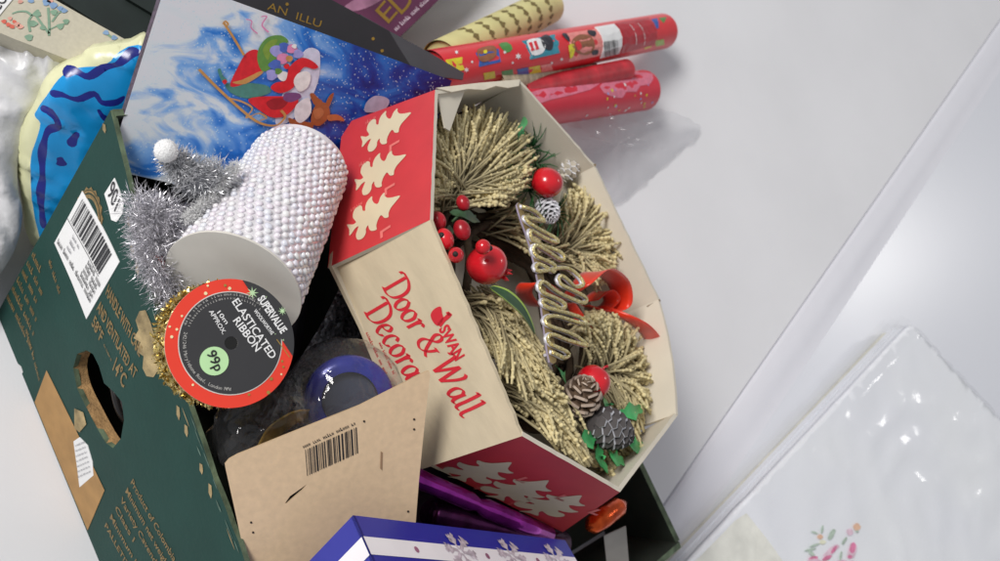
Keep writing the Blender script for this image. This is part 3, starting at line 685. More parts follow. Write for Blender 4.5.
ribbon('ribbon_loop', spx([(590, 300, -.028), (604, 290, -.02), (612, 300, -.022), (600, 312, -.03)]), [bow_w*.9]*4, satin, wr)
ribbon('ribbon_loop', spx([(565, 300, -.03), (548, 290, -.012), (532, 282, -.014), (524, 292, -.026), (536, 305, -.035), (560, 302, -.035)]), [bow_w*.5, bow_w, bow_w, bow_w*.8, bow_w*.7, bow_w*.4], satin, wr)
ribbon('ribbon_tail', spx([(600, 305, -.03), (625, 316, -.012), (642, 326, -.008), (653, 340, -.014), (655, 358, -.026), (645, 364, -.036)]), [bow_w*.5, bow_w*.8, bow_w*.9, bow_w*.9, bow_w*.9, bow_w*.6], satin, wr)
ribbon('ribbon_tail', spx([(570, 302, -.032), (580, 318, -.02), (592, 332, -.02), (600, 345, -.035)]), [bow_w*.5, bow_w*.6, bow_w*.6, bow_w*.6], satin, wr)
# glitter plaque: clear curved backing with raised gold strokes outlined in white
gold_gl = glitter('gold_glitter', (.46, .34, .09, 1), (.98, .88, .50, 1), .22, 1100, .45)
silver_line = mat('plaque_white', col(206, 204, 214), .35, var=.1, metal=.3)
PQ = Surf(lambda u, v: SO+SX*u+SY*v+SN*(.004-.0*u))
plq = sheet('plaque', PQ, [(517, 205), (521, 204), (526, 218), (534, 240), (541, 262), (545, 284), (549, 310), (553, 335), (556, 352), (556, 362), (550, 362), (546, 340), (542, 310), (538, 280), (530, 245), (522, 222)], .0016, mat('plaque_base', col(150, 128, 84), .35, var=.3, scale=160, metal=.3), wr, sm=2, medge=mat('plaque_edge', col(150, 140, 160), .2))
zig = [(519, 207), (536, 214), (541, 222), (524, 217), (526, 224), (550, 236), (553, 243), (529, 231), (530, 240), (556, 252), (560, 260), (533, 246), (534, 256), (552, 266), (550, 272), (536, 264), (536, 272), (566, 268), (580, 284), (572, 286), (558, 276), (560, 286), (584, 298), (578, 303), (556, 292), (539, 282), (540, 292), (562, 304), (558, 309), (542, 300), (544, 308), (576, 316), (582, 324), (562, 318), (545, 317), (546, 326), (574, 336), (584, 346), (566, 340), (547, 335), (548, 344), (566, 354), (560, 358), (549, 352)]
zp = smooth_loop([PQ.px(*p) for p in zig], 4, False)
for nm, r, lift, m, jx in (('script_edging', .0018, .0006, silver_line, 0.), ('script_glitter', .0016, .0022, gold_gl, .0008)):
    v, f = tube_v([PQ.f(q[0]+jx, q[1]+jx*.5)+SN*(lift+.0009*math.sin(i*.9)) for i, q in enumerate(zp)], r, 7); mesh(nm, v, f, m, plq, smooth=True)
A = [SWP(545, 355, .001), SWP(552, 372, -.015), SWP(556, 392, -.04)]
v, f = tube_v(A, .0014, 6); mesh('plaque_stick', v, f, mat('clear_stick', col(170, 165, 172), .2), plq)

# ================================================================== CHRISTMAS PICTURE BOX (sleigh scene)
SP = plane_px((168, -23, .268), (450, 80, .195), (113, 135, .212))
SP = plane(SP.f(0, 0), SP.f(1, 0)-SP.f(0, 0), -(SP.f(0, 1)-SP.f(0, 0)))      # v up so that prints read the right way
def sky_print():
    m = bpy.data.materials.new('night_sky_print'); m.use_nodes = True; N = m.node_tree.nodes; L = m.node_tree.links; b = N['Principled BSDF']; b.inputs['Roughness'].default_value = .3
    uv = N.new('ShaderNodeUVMap'); uv.uv_map = 'UVMap'; sp = N.new('ShaderNodeSeparateXYZ'); L.new(uv.outputs[0], sp.inputs[0])
    n = N.new('ShaderNodeTexNoise'); n.inputs['Scale'].default_value = 6.0; n.inputs['Detail'].default_value = 6; n.inputs['Distortion'].default_value = 1.1
    mp = N.new('ShaderNodeMapping'); mp.inputs['Rotation'].default_value = (0, 0, .75); mp.inputs['Scale'].default_value = (1, 1.9, 1); L.new(uv.outputs[0], mp.inputs[0]); L.new(mp.outputs[0], n.inputs['Vector'])
    ma = N.new('ShaderNodeMath'); ma.operation = 'MULTIPLY_ADD'; ma.inputs[1].default_value = 1.15; L.new(n.outputs['Fac'], ma.inputs[0])
    mr = N.new('ShaderNodeMapRange'); mr.inputs['From Min'].default_value = .0; mr.inputs['From Max'].default_value = 1.0; mr.inputs['To Min'].default_value = -.40; mr.inputs['To Max'].default_value = .42; L.new(sp.outputs[0], mr.inputs[0])
    m3 = N.new('ShaderNodeMath'); m3.operation = 'MULTIPLY_ADD'; m3.inputs[1].default_value = -.30; L.new(sp.outputs[1], m3.inputs[0]); L.new(mr.outputs[0], m3.inputs[2]); L.new(m3.outputs[0], ma.inputs[2])
    r = N.new('ShaderNodeValToRGB'); L.new(ma.outputs[0], r.inputs[0]); e = r.color_ramp.elements
    e[0].position = .18; e[0].color = col(212, 214, 236); e[1].position = 1.0; e[1].color = col(20, 32, 92)
    for p, c in ((.34, col(206, 214, 238)), (.46, col(120, 166, 222)), (.60, col(40, 116, 200)), (.80, col(18, 62, 150))): x = e.new(p); x.color = c
    v = N.new('ShaderNodeTexVoronoi'); v.inputs['Scale'].default_value = 95; L.new(uv.outputs[0], v.inputs['Vector']); lt = N.new('ShaderNodeMath'); lt.operation = 'LESS_THAN'; lt.inputs[1].default_value = .2; L.new(v.outputs['Distance'], lt.inputs[0])
    mx = N.new('ShaderNodeMix'); mx.data_type = 'RGBA'; L.new(r.outputs[0], mx.inputs['A']); mx.inputs['B'].default_value = col(190, 210, 240)
    mm = N.new('ShaderNodeMath'); mm.operation = 'MULTIPLY'; mm.inputs[1].default_value = .65; L.new(lt.outputs[0], mm.inputs[0]); L.new(mm.outputs[0], mx.inputs['Factor']); L.new(mx.outputs['Result'], b.inputs['Base Color'])
    return m
TLc = SP.px(168, -23); TRc = SP.px(452, 80); BLc = SP.px(113, 133); wS = TRc[0]-TLc[0]; hS = .140
pb = thing('picture_box', SP.at((wS/2, -hS/2))-np.array([0, 0, .03]), 'flat card box with a blue picture of a laden sleigh', 'box')
dark_glit = mat('dark_glitter_edge', col(62, 48, 66), .4, var=.6, scale=300)
ld = sheet('lid', SP, [(0, 0), (-.004, -hS), (wS, -hS), (wS, 0)], .006, sky_print(), pb, px=False, mback=dark_glit, medge=dark_glit, uvn=(wS, wS))
X = lambda pts: [(200+x/4, y/4) for x, y in pts]
def ink(n, c, r=.3): return mat(n, col(*c), r, var=.12, scale=200)
lay = [0]
def dab(pts, m, sm=4, name='sleigh_print'):
    lay[0] += 1; return decal(name, SP, X(pts), m, ld, off=.0003+.00004*lay[0], sm=sm)
i_red, i_dred, i_grn, i_teal, i_wht, i_lav, i_pnk, i_gold, i_brn, i_blu = (ink('ink_red', (205, 36, 46)), ink('ink_darkred', (150, 28, 40)), ink('ink_green', (92, 140, 66)), ink('ink_teal', (70, 128, 118)), ink('ink_white', (232, 230, 238)), ink('ink_lavender', (150, 150, 208)), ink('ink_pink', (206, 130, 170)), ink('ink_gold', (190, 140, 80)), ink('ink_brown', (150, 78, 40)), ink('ink_blue', (70, 100, 180)))
dab([(480, 240), (470, 330), (420, 430), (330, 500), (300, 470), (360, 300), (420, 200), (470, 200)], ink('ink_haze', (196, 200, 232)))
dab([(100, 340), (150, 330), (260, 340), (280, 370), (200, 394), (130, 376)], i_teal)
dab([(120, 345), (150, 270), (185, 212), (228, 200), (245, 240), (250, 290), (190, 330)], i_red)
dab([(128, 330), (170, 318), (240, 285), (246, 296), (180, 336)], i_gold)
dab([(228, 240), (236, 190), (270, 150), (322, 142), (352, 166), (320, 192), (292, 262), (250, 286)], i_grn)
dab([(250, 200), (275, 165), (310, 160), (285, 200), (270, 240)], ink('ink_olive', (120, 150, 60)))
for (x, y, r, m) in ((305, 205, 26, i_lav), (335, 190, 22, i_blu), (365, 195, 20, i_pnk), (390, 215, 20, i_lav), (330, 235, 24, i_pnk), (300, 260, 24, i_blu), (285, 300, 24, i_lav), (330, 305, 22, i_wht), (355, 235, 14, i_gold), (310, 285, 14, i_grn), (345, 265, 12, i_red), (375, 185, 10, i_wht)):
    dab([(x+r*math.cos(t)*(1+.25*math.sin(3*t+x)), y+r*.9*math.sin(t)) for t in np.linspace(0, 6.28, 8, endpoint=False)], m, 3)
dab([(355, 268), (400, 232), (440, 240), (470, 266), (452, 276), (415, 268), (390, 300), (370, 350), (320, 372), (280, 352), (300, 330), (340, 320)], i_red)
dab([(372, 330), (386, 296), (420, 284), (440, 300), (430, 345), (395, 366)], i_wht)
dab([(190, 396), (290, 384), (390, 396), (350, 455), (290, 470), (235, 440)], i_red)
dab([(262, 410), (300, 392), (350, 398), (330, 430), (285, 438)], i_dred)
dab([(340, 372), (390, 372), (400, 390), (360, 408), (330, 396)], ink('ink_violet', (110, 70, 120)))
dab([(440, 486), (448, 440), (470, 410), (500, 412), (516, 440), (512, 468), (480, 500), (455, 500)], i_brn)
dab([(436, 376), (450, 372), (470, 392), (486, 404), (480, 424), (456, 420), (444, 400)], i_brn); dab([(520, 376), (532, 372), (524, 400), (510, 430), (498, 420), (506, 396)], i_brn)
dab([(505, 462), (540, 456), (568, 470), (572, 484), (545, 480), (512, 482)], ink('ink_tan', (170, 100, 60))); dab([(452, 440), (480, 430), (492, 452), (470, 476), (454, 468)], ink('ink_tan', (170, 100, 60)))
dab([(350, 470), (372, 476), (420, 486), (450, 492), (440, 514), (390, 508), (356, 492)], i_brn)
dab([(380, 420), (430, 390), (440, 450), (400, 490), (375, 470)], ink('ink_snow', (214, 214, 236)))
for pts, wdt in (([(92, 92), (130, 150), (172, 220)], .0011), ([(-8, 276), (60, 345), (150, 428), (230, 488), (300, 500), (336, 466), (320, 440)], .0013), ([(110, 392), (160, 404), (205, 432), (180, 470), (230, 452), (262, 470), (236, 480)], .0009), ([(88, 96), (96, 84), (108, 96), (98, 108)], .0009), ([(240, 66), (262, 66), (244, 100), (270, 128)], .0008), ([(180, 76), (202, 84), (200, 110), (226, 134)], .0006)):
    lay[0] += 1; strokes_on('sleigh_print', SP, [X(pts)], wdt, i_gold if wdt > .00085 else i_pnk, ld, px=True, off=.0003+.00004*lay[0], thin=.8)
dab([(655, 445), (660, 410), (690, 384), (725, 384), (752, 400), (740, 430), (700, 446)], ink('ink_moon', (170, 168, 190)))
dab([(80, 320), (66, 280), (78, 274), (86, 300), (104, 318), (96, 334)], i_teal); dab([(84, 325), (94, 316), (104, 325), (94, 336)], i_red)

# ================================================================== BLACK GIFT BOX + PURPLE BOOK behind
BP = plane_px((463, 76, .262), (300, -16, .245), (463, 76, .10)); A = at(463, 75, .262); B = at(300, -17, .250)
BKs = plane(B, A-B, np.cross(np.cross(A-B, [0, .35, -.94]), A-B)); BKs = plane(B, A-B, nrm(np.array([.45, -.75, .0])) * -1)
BKs = plane_px((290, -18, .190), (464, 75, .190), (250, 60, .165)); BKs = plane(BKs.f(0, 0), BKs.f(1, 0)-BKs.f(0, 0), -(BKs.f(0, 1)-BKs.f(0, 0)))
black_card = mat('black_card', col(34, 32, 36), .5, var=.12)
gb = thing('gift_box', BKs.at((.07, -.05))-np.array([0, 0, .03]), 'flat black box with small gold lettering and stars', 'box')
p1 = sheet('lid', BKs, [(175, -30), (300, -17), (330, -1), (389, 31), (398, 46), (408, 62), (412, 68), (330, 60), (190, 40)], .012, black_card, gb)
sheet('side_flap', Surf(lambda u, v: BKs.f(u, v)-BKs.normal(0, 0)*.0012), [(360, 14.5), (391, 32), (430, 53), (464, 73), (463, 80), (440, 77), (410, 68), (392, 60)], .004, mat('black_card_sheen', col(66, 66, 70), .45, var=.08), gb)  # black card side, its glancing reflection painted in as a paler grey
gold_foil = mat('gold_foil', col(150, 118, 50), .4, metal=.5, var=.2)
text('lettering', 'AN  ILLU', BKs, (267, 9.5), (320, 28), .0062, gold_foil, p1, bold=-.004)
for (x, y) in ((287, 4.5), (373, 39), (382, 51)): decal('star_print', BKs, ell(x, y, 1.7, 1.7, 8), gold_foil, p1)
PB = plane_px((400, 36, .05), (442, -4, .05), (345, 0, .05))
plum = mat('plum_cover', col(84, 40, 66, 1.15), .35, var=.3, scale=18); bo = at(380, 0, 0)
bk = thing('book', bo, 'plum book with gold capital letters lying behind the black box', 'book')
cv = sheet('cover', PB, [(400, 37), (445, -6), (520, -80), (380, -120), (260, -60), (318, 90)], .05, plum, bk, medge=mat('book_edge', col(70, 36, 56), .5))
text('lettering', 'E', PB, (388.5, 24), (398, 13), .019, gold_foil, cv, bold=.0); text('lettering', 'D', PB, (401.5, 15), (416, 0), .022, gold_foil, cv, bold=.0)
microtext('subtitle', PB, (396, 31.5), (438, -8), .0045, mat('pale_ink', col(196, 176, 190), .5), cv, seed=91)
decal('cover_print', PB, [(345, 6), (372, -8), (385, -4), (372, 6), (352, 12)], mat('mauve_print', col(140, 96, 120), .35, var=.4), cv, sm=3)

# ================================================================== WRAPPING PAPER ROLLS
def roll_on(name, a, b, R, m, label, group=None, cat='wrapping paper', ends=None, k=36):
    A, B = at(*a), at(*b); ax = nrm(B-A); L = np.linalg.norm(B-A); o = thing(name, (A+B)/2-np.array([0, 0, R]), label, cat, group)
    v, f = lathe(A, ax, [(R, 0), (R, L*.5), (R, L)], k, False, False); body = mesh('paper', v, f, m, o, smooth=True)
    v, f = lathe(B-ax*.0, ax, [(R*.995, 0), (R*.86, .0), (R*.84, -.02), (R*.6, -.03), (.001, -.031)], k, False, True); mesh('tube_end', v, f, ends or m, o, smooth=False)
    v, f = lathe(A, ax, [(R*.9, .004), (.001, .0041)], k, False, True); mesh('tube_end', v, f, ends or m, o)
    s = cyl(A, ax, CAM-(A+B)/2, R); s.g = (0, L*.6); return o, body, s
redp = mat('red_wrap', col(206, 42, 50, 1.2), .3, var=.05, spec=.5)
o, body, RS = roll_on('wrapping_roll', (430, 74, .165), (662, 31.5, .040), .0210, redp, 'red wrapping paper roll printed with small festive squares and a barcode label', 'rolls of wrapping paper')
R3 = lambda pts: [(420+x*.28, y*.28) for x, y in pts]
def rd(pts, m, sm=0, off=.0004, name='paper_print'): return decal(name, RS, R3(pts), m, body, off=off, sm=sm, step=.008)
yl, bl, tl, dk, pk, br, gr2 = (ink('wrap_yellow', (206, 196, 40)), ink('wrap_blue', (38, 82, 160)), ink('wrap_teal', (40, 130, 150)), ink('wrap_dark', (36, 34, 44)), ink('wrap_pink', (226, 132, 126)), ink('wrap_brown', (138, 86, 56)), ink('wrap_green', (70, 130, 60)))
rd([(90, 215), (150, 205), (158, 250), (105, 262)], yl); rd([(198, 190), (280, 175), (288, 222), (210, 240)], bl); rd([(205, 178), (262, 165), (270, 200), (232, 222), (208, 212)], br, 3, .0006)
rd([(225, 184), (236, 180), (238, 190), (228, 194)], yl, 2, .0008); rd([(280, 160), (310, 152), (330, 175), (306, 190)], gr2, 2)
rd([(362, 148), (480, 124), (498, 190), (392, 214)], tl); rd([(380, 150), (420, 138), (446, 160), (436, 190), (398, 196)], i_wht, 3, .0006); rd([(430, 138), (452, 126), (474, 150), (466, 180), (440, 170)], dk, 3, .0007); rd([(386, 155), (398, 152), (408, 180), (396, 184)], i_red, 0, .0008); rd([(404, 150), (414, 148), (424, 176), (412, 180)], i_red, 0, .0008)
rd([(512, 122), (632, 104), (645, 198), (530, 222)], pk); rd([(540, 150), (570, 125), (610, 132), (622, 170), (598, 196), (556, 186)], br, 3, .0006); rd([(552, 156), (566, 148), (576, 170), (562, 180)], i_red, 3, .0008); rd([(528, 165), (548, 160), (546, 200), (534, 208)], yl, 2, .0007)
rd([(505, 124), (522, 122), (534, 150), (518, 140)], dk, 2, .0009); rd([(598, 110), (626, 114), (622, 132), (600, 124)], dk, 2, .0009); rd([(612, 182), (634, 178), (632, 194), (614, 196)], dk, 2, .0009)
for (x, y, r) in ((350, 202, 12), (165, 250, 10), (302, 188, 7), (505, 212, 7), (130, 188, 8), (330, 225, 6), (185, 222, 6), (820, 80, 6), (470, 225, 6)):
    rd([(x+r*(1 if k % 2 else .45)*math.cos(k*.5236), y+r*(1 if k % 2 else .45)*math.sin(k*.5236)) for k in range(12)], i_wht)
for i, (x, m) in enumerate(((225, yl), (290, gr2), (345, bl), (388, yl), (430, pk))): rd([(x, 262-i*7), (x+40, 254-i*7), (x+44, 278-i*7), (x+4, 286-i*7)], m)
lb = rd([(622, 100), (692, 88), (708, 192), (640, 208)], white_print, 0, .0010, 'barcode_label')
a, b, d = RS.px(*R3([(650, 152)])[0]), RS.px(*R3([(700, 142)])[0]), RS.px(*R3([(656, 200)])[0]); barcode('barcode', RS, a, b-a, d-a, 14, black_ink, lb, off=.0026, seed=9)
rd([(694, 86), (815, 66), (836, 160), (712, 192)], mat('maroon_label', col(168, 34, 46), .3), 0, .0010, 'maroon_label'); microtext('small_print', RS, R3([(775, 88)])[0], R3([(795, 165)])[0], .003, white_print, body, off=.0014, seed=12); microtext('small_print', RS, R3([(745, 92)])[0], R3([(765, 168)])[0], .003, white_print, body, off=.0014, seed=13)
rd([(826, 70), (846, 66), (852, 100), (836, 108)], bl); rd([(852, 66), (880, 62), (870, 84)], gr2); rd([(798, 162), (820, 152), (826, 168), (802, 176)], yl); rd([(838, 146), (870, 140), (872, 160), (842, 166)], ink('wrap_lime', (150, 170, 70)))
cellow = mat('pale_yellow_wrap', col(206, 198, 138, 1.15), .55, var=.1, scale=30)
o, body, s = roll_on('wrapping_roll', (440, 61, .13), (548, 7, .030), .0195, cellow, 'pale yellow wrapping paper roll with small brown motifs', 'rolls of wrapping paper')
bm_ = ink('wrap_khaki', (112, 98, 52), .6)
for i in range(6):
    for j in range(7):
        c_ = np.array([(i-2.6)*.0085+(j % 2)*.004, .05+j*.030]); pts = [c_+np.array([.0032*math.cos(t)*(1+.4*math.sin(2*t+i)), .0052*math.sin(t)*(1+.4*math.cos(3*t+j))]) for t in np.linspace(0, 6.28, 9, endpoint=False)]
        decal('paper_print', s, pts, bm_, body, px=False)
pat = mat('cream_print_wrap', col(176, 160, 132, 1.1), .5, var=.5, scale=120)
roll_on('wrapping_roll', (492, 84, .14), (586, 67, .060), .014, pat, 'narrow mottled cream wrapping paper roll under the red printed roll', 'rolls of wrapping paper')
red2 = mat('pinkred_wrap', col(200, 34, 56, 1.2), .35, var=.06)
o, body, s = roll_on('wrapping_roll', (508, 108, .115), (643, 90.5, .040), .0235, red2, 'plain red wrapping paper roll with tiny dots, sleeved in clear film', 'rolls of wrapping paper')
for i in range(26):
    c_ = np.array([random.uniform(-.012, .03), random.uniform(.10, .25)]); r = random.uniform(.0010, .0022); decal('paper_print', s, [c_+r*np.array([math.cos(t), math.sin(t)]) for t in np.linspace(0, 6.28, 7, endpoint=False)], [i_wht, yl, i_lav][i % 3], body, px=False)
decal('paper_print', s, [(600, 74), (630, 70), (652, 74), (650, 84), (640, 86), (636, 92), (626, 92), (622, 98), (610, 96), (600, 88)], ink('wrap_rose', (206, 110, 132)), body, sm=2, step=.01)
decal('paper_print', s, [(520, 96), (560, 86), (600, 80), (590, 90), (550, 100), (530, 106)], ink('wrap_rose', (206, 110, 132)), body, sm=2, step=.01)
roll_on('wrapping_roll', (520, 92, .12), (626, 70, .075), .012, mat('dark_red_wrap', col(176, 40, 50), .4, var=.3, scale=60), 'thin dark red wrapping roll between the thicker red rolls', 'rolls of wrapping paper')
# loose cellophane sleeve trailing from the red roll onto the table
clear = film('clear_film', (.97, .97, .98), .20, .12, .8, .5, 40)
tag_ = [(520, 130, .10), (560, 112, .075), (610, 104, .055), (655, 108, .030), (700, 128, .006), (672, 158, .003), (640, 186, .002), (612, 206, .003), (575, 186, .012), (540, 160, .05)]
cf = Surf(lambda u, v: np.array([0, 0, 0.])); CA = [at(*p) for p in tag_]; cen = np.mean(CA, 0)
V = []; F = []; RN = 10; loop = smooth_loop(CA, 8); nL = len(loop)
for i in range(RN+1):
    for j, p in enumerate(loop):
        t = i/RN; q = cen+(p-cen)*t; h = .010*(1-t*t)+.006*t*abs(noise.noise(Vector((q[0]*38, q[1]*38, 1))))+.004*noise.noise(Vector((q[0]*90, q[1]*90, 4))); V.append((q[0], q[1], max(.0015, q[2]+h)))
for i in range(RN):
    for j in range(nL): F.append([i*nL+j, (i+1)*nL+j, (i+1)*nL+(j+1) % nL, i*nL+(j+1) % nL])
tag(mesh('cellophane_sleeve', V, F, clear, smooth=True), 'loose clear cellophane trailing from the wrapping rolls onto the table', 'cellophane')

# ================================================================== WHITE BEADED NET ROLL
A = at(233, 287, .255); B = at(302, 163, .205); ax = nrm(B-A); LR = np.linalg.norm(B-A); RR = .0462; RT_ = .036
br_ = thing('bead_ribbon_roll', (A+B)/2-np.array([0, 0, RR]), 'white iridescent beaded ribbon wound on a wide card roll', 'ribbon roll')
pearl_core = mat('pearl_film', col(222, 216, 226), .25, var=.15, scale=60, metal=.25)
v, f = lathe(A, ax, [(RR-.0005, .002), (RT_-.0005, LR)], 48, False, True); mesh('core', v, f, pearl_core, br_, smooth=False)
v, f = lathe(A, ax, [(RR*1.03, 0), (RR*1.035, .0008), (RR*1.03, .0016)], 56, True, True); mesh('end_card', v, f, mat('grey_white_card', col(196, 192, 184), .8, var=.05), br_)
v, f = lathe(B, ax, [(RT_*.97, 0), (RT_*.9, .004)], 40, False, True); mesh('end_card', v, f, mat('grey_white_card', col(196, 192, 184), .8), br_)
def pearl():
    m = bpy.data.materials.new('iridescent_bead'); m.use_nodes = True; N = m.node_tree.nodes; L = m.node_tree.links; b = N['Principled BSDF']; b.inputs['Roughness'].default_value = .14; b.inputs['Metallic'].default_value = 0; b.inputs['Coat Weight'].default_value = .8
    a = N.new('ShaderNodeAttribute'); a.attribute_name = 'tint'; r = N.new('ShaderNodeValToRGB'); L.new(a.outputs['Fac'], r.inputs[0]); L.new(r.outputs[0], b.inputs['Base Color']); e = r.color_ramp.elements
    e[0].color = col(218, 210, 222); e[1].color = col(232, 230, 234)
    for p, c in ((.25, col(232, 222, 222)), (.5, col(208, 210, 232)), (.75, col(224, 212, 226))): x = e.new(p); x.color = c
    return m
bs0 = cyl(A, ax, CAM-A, RR)
bs = Surf(lambda u, v: (A+ax*v)+(bs0.f(u, v)-(A+ax*v))*(1+(RT_/RR-1)*v/LR)); V = []; F = []; T = []; pitch = .0066; nr = int((LR-.006)/(pitch*.9)); nc = int(2*math.pi*RR/pitch)
for i in range(nr):
    for j in range(nc):
        u = (j+.5*(i % 2))*2*math.pi*RR/nc+i*.0013+random.gauss(0, .0004); vv = .006+i*pitch*.9+random.gauss(0, .0004)+.0012*math.sin(u*40)
        p = bs.f(u, vv); n_ = bs.normal(u, vv)
        if n_@(CAM-p) < -.25: continue
        vx, fx = ball((0, 0, 0), 1, 7, 5); e_u = nrm(np.cross(ax, n_)); s = len(V); k = random.uniform(.85, 1.12); kz = random.choice([.7, 1, 1.2])
        V += [p+e_u*q[0]*.0029*k*(1-.2*vv/LR)+ax*q[1]*.0025*k+n_*(q[2]*.0017*k*kz+.0002) for q in vx]; F += [[x+s for x in q] for q in fx]; T += [random.random()]*len(vx)
tag(mesh('bead_strand', V, F, pearl(), br_, smooth=True, attr=T), kind='stuff')

# ================================================================== ELASTICATED RIBBON SPOOL
c0 = at(231, 343, .288); nS = nrm(nrm(CAM-c0)+.26*CX+.05*CY); RSp = .0408
tx = at(262, 403, .288)-c0; tx = nrm(tx-nS*(tx@nS)); DS = plane(c0, tx, np.cross(nS, tx))
sp = thing('ribbon_spool', c0-nS*.026, 'round spool of gold elasticated ribbon with a black and red printed label', 'ribbon spool')
lab = mat('label_black', col(52, 52, 54), .42, var=.04); labr = mat('label_red', col(222, 62, 44, 1.15), .42, var=.04)
def disc(name, r, m, par, off, hole=.0042, n=64): return decal(name, DS, ell(0, 0, r, r, n), m, par, px=False, off=off, holes=[ell(0, 0, hole, hole, 24)])
lbl = sheet('label_card', DS, ell(0, 0, RSp, RSp, 72), .0012, labr, sp, px=False, holes=[ell(0, 0, .0042, .0042, 24)], medge=mat('label_edge', col(200, 190, 170), .7))
disc('label_print', RSp*.805, mat('label_line', col(200, 196, 190), .5), lbl, .00025); disc('label_print', RSp*.79, lab, lbl, .00040)
# dark wedge over the red rim at the upper right (towards the name)
ang0 = math.atan2(*(DS.px(243, 276))[::-1]); ang1 = math.atan2(*(DS.px(291, 356))[::-1])
if ang1 < ang0: ang0, ang1 = ang1, ang0
if ang1-ang0 > math.pi: ang0, ang1 = ang1, ang0+2*math.pi
arc = [(RSp*.999*math.cos(t), RSp*.999*math.sin(t)) for t in np.linspace(ang0, ang1, 24)]
decal('label_print', DS, arc, lab, lbl, px=False, off=.00055)
goldl = mat('gold_line', col(170, 140, 70), .4, metal=.4); decal('label_rule', DS, [(276, 339.5), (289, 357.5), (289.6, 357), (276.6, 339)], goldl, lbl, off=.0008)
def lt(s, a, b, h, bold=.0, m=white_print): return text('lettering', s, DS, a, b, h, m, lbl, bold=bold, off=.0008)
lt('SUPERVALUE', (257, 299), (281, 334), .0050, .03); lt('WOOLWORTHS', (253, 311), (271, 335), .0024, .02)
lt('ELASTICATED', (231.5, 302), (270.5, 359.5), .0050, .012); lt('RIBBON', (232.5, 321), (255.5, 352), .0050, .012)
lt('10m', (216.5, 313), (225.5, 324.5), .0028, .01); lt('APPROX.', (208.5, 311.5), (222.5, 334.5), .0028, .01)
gl_star = mat('glow_green_ink', col(176, 206, 160), .5)
for (x, y, r, n) in ((252, 293, .0042, 8), (282, 311, .003, 8), (266, 297, .0007, 4), (276, 320, .0006, 4), (283, 340, .0008, 4), (275, 334, .0006, 4)):
    c_ = DS.px(x, y); decal('star_print', DS, [c_+(r if k % 2 else r*.3)*np.array([math.cos(k*math.pi/n), math.sin(k*math.pi/n)]) for k in range(2*n)], gl_star, lbl, px=False, off=.0008)
cc = DS.px(214, 361); pc = sheet('price_sticker', DS, [cc+np.array(p) for p in ell(0, 0, .0090, .0090, 32)], -.0009, mat('price_green', col(176, 214, 160), .5, var=.03), lbl, px=False)
text('lettering', '99p', DS, cc+np.array([-.0066, -.0025]), cc+np.array([.0064, -.0025]), .0062, black_ink, pc, px=False, bold=.012, off=.0014)
def arctext(s, r, a0, a1, h, m, inward=False):
    n = len(s)
    for i, ch in enumerate(s):
        if ch == ' ': continue
        t = a0+(a1-a0)*(i+.5)/n; e = np.array([math.cos(t), math.sin(t)]); tg = np.array([-e[1], e[0]])*(1 if inward else -1); up = -e if inward else e
        V_, F_ = glyphs(ch); cx_ = (V_[:, 0].min()+V_[:, 0].max())/2; uv = e*r+np.outer((V_[:, 0]-cx_)*h/.7, tg)+np.outer(V_[:, 1]*h/.7, up); V.extend([DS.at(q, .0008) for q in uv]); s0_ = len(V)-len(uv); F.extend([[x+s0_ for x in q] for q in F_])
V = []; F = []; gi = mat('label_grey_ink', col(168, 166, 162), .5)
arctext('242/246 Marylebone Road, London NW1', RSp*.735, math.pi*1.28, math.pi*1.86, .0022, gi, True)
mesh('ring_lettering', V, F, gi, lbl)
for k in range(30):
    t = math.pi*(.62+.62*k/30)
    for rr in (.74, .68):
        if random.random() < .88: a_ = RSp*rr*np.array([math.cos(t), math.sin(t)]); b_ = RSp*rr*np.array([math.cos(t+.052), math.sin(t+.052)]); microtext('ring_print', DS, b_, a_, .0017, gi, lbl, px=False, off=.0008, seed=k)
for k in range(26):
    t = random.uniform(0, 6.28); r = RSp*random.uniform(.84, .97); a_ = np.array([r*math.cos(t), r*math.sin(t)])
    if ang0 < t < ang1 or ang0 < t-6.283 < ang1: continue
    q = random.uniform(.0006, .0013); decal('dot_print', DS, [a_+np.array(p) for p in ell(0, 0, q, q, 7)], goldl if k % 2 else mat('cream_dot', col(232, 206, 160), .5), lbl, px=False, off=.0005)
v, f = lathe(c0-nS*.0014-CX*.005, -nS, [(RSp*.88, 0), (RSp*.92, .004), (RSp*.94, .012), (RSp*.92, .021), (RSp*.86, .025)], 60, True, True)
goldr = glitter('gold_ribbon', (.42, .31, .08, 1), (.85, .68, .30, 1), .28, 520)
mesh('ribbon_core', v, f, goldr, sp, smooth=True)
V = []; F = []
for k in range(900):
    t = random.uniform(0, 6.283); h = random.uniform(.002, .024); e1 = nrm(tx); e2 = np.cross(nS, tx); o_ = e1*math.cos(t)+e2*math.sin(t); p = c0-nS*h-CX*.005+o_*RSp*random.uniform(.90, .96); d = nrm(rng.normal(0, 1, 3))*.0035; q = nrm(rng.normal(0, 1, 3))*.0009
    s = len(V); V += [p-d-q, p+d-q, p+d+q, p-d+q]; F.append([s, s+1, s+2, s+3])
tag(mesh('ribbon_frill', V, F, goldr, sp), kind='stuff')
v, f = lathe(c0+nS*.0002, -nS, [(.0001, 0), (.0050, .0), (.0050, .001)], 24, True, False); mesh('hub', v, f, mat('hub_black', col(14, 14, 14), .8), sp)

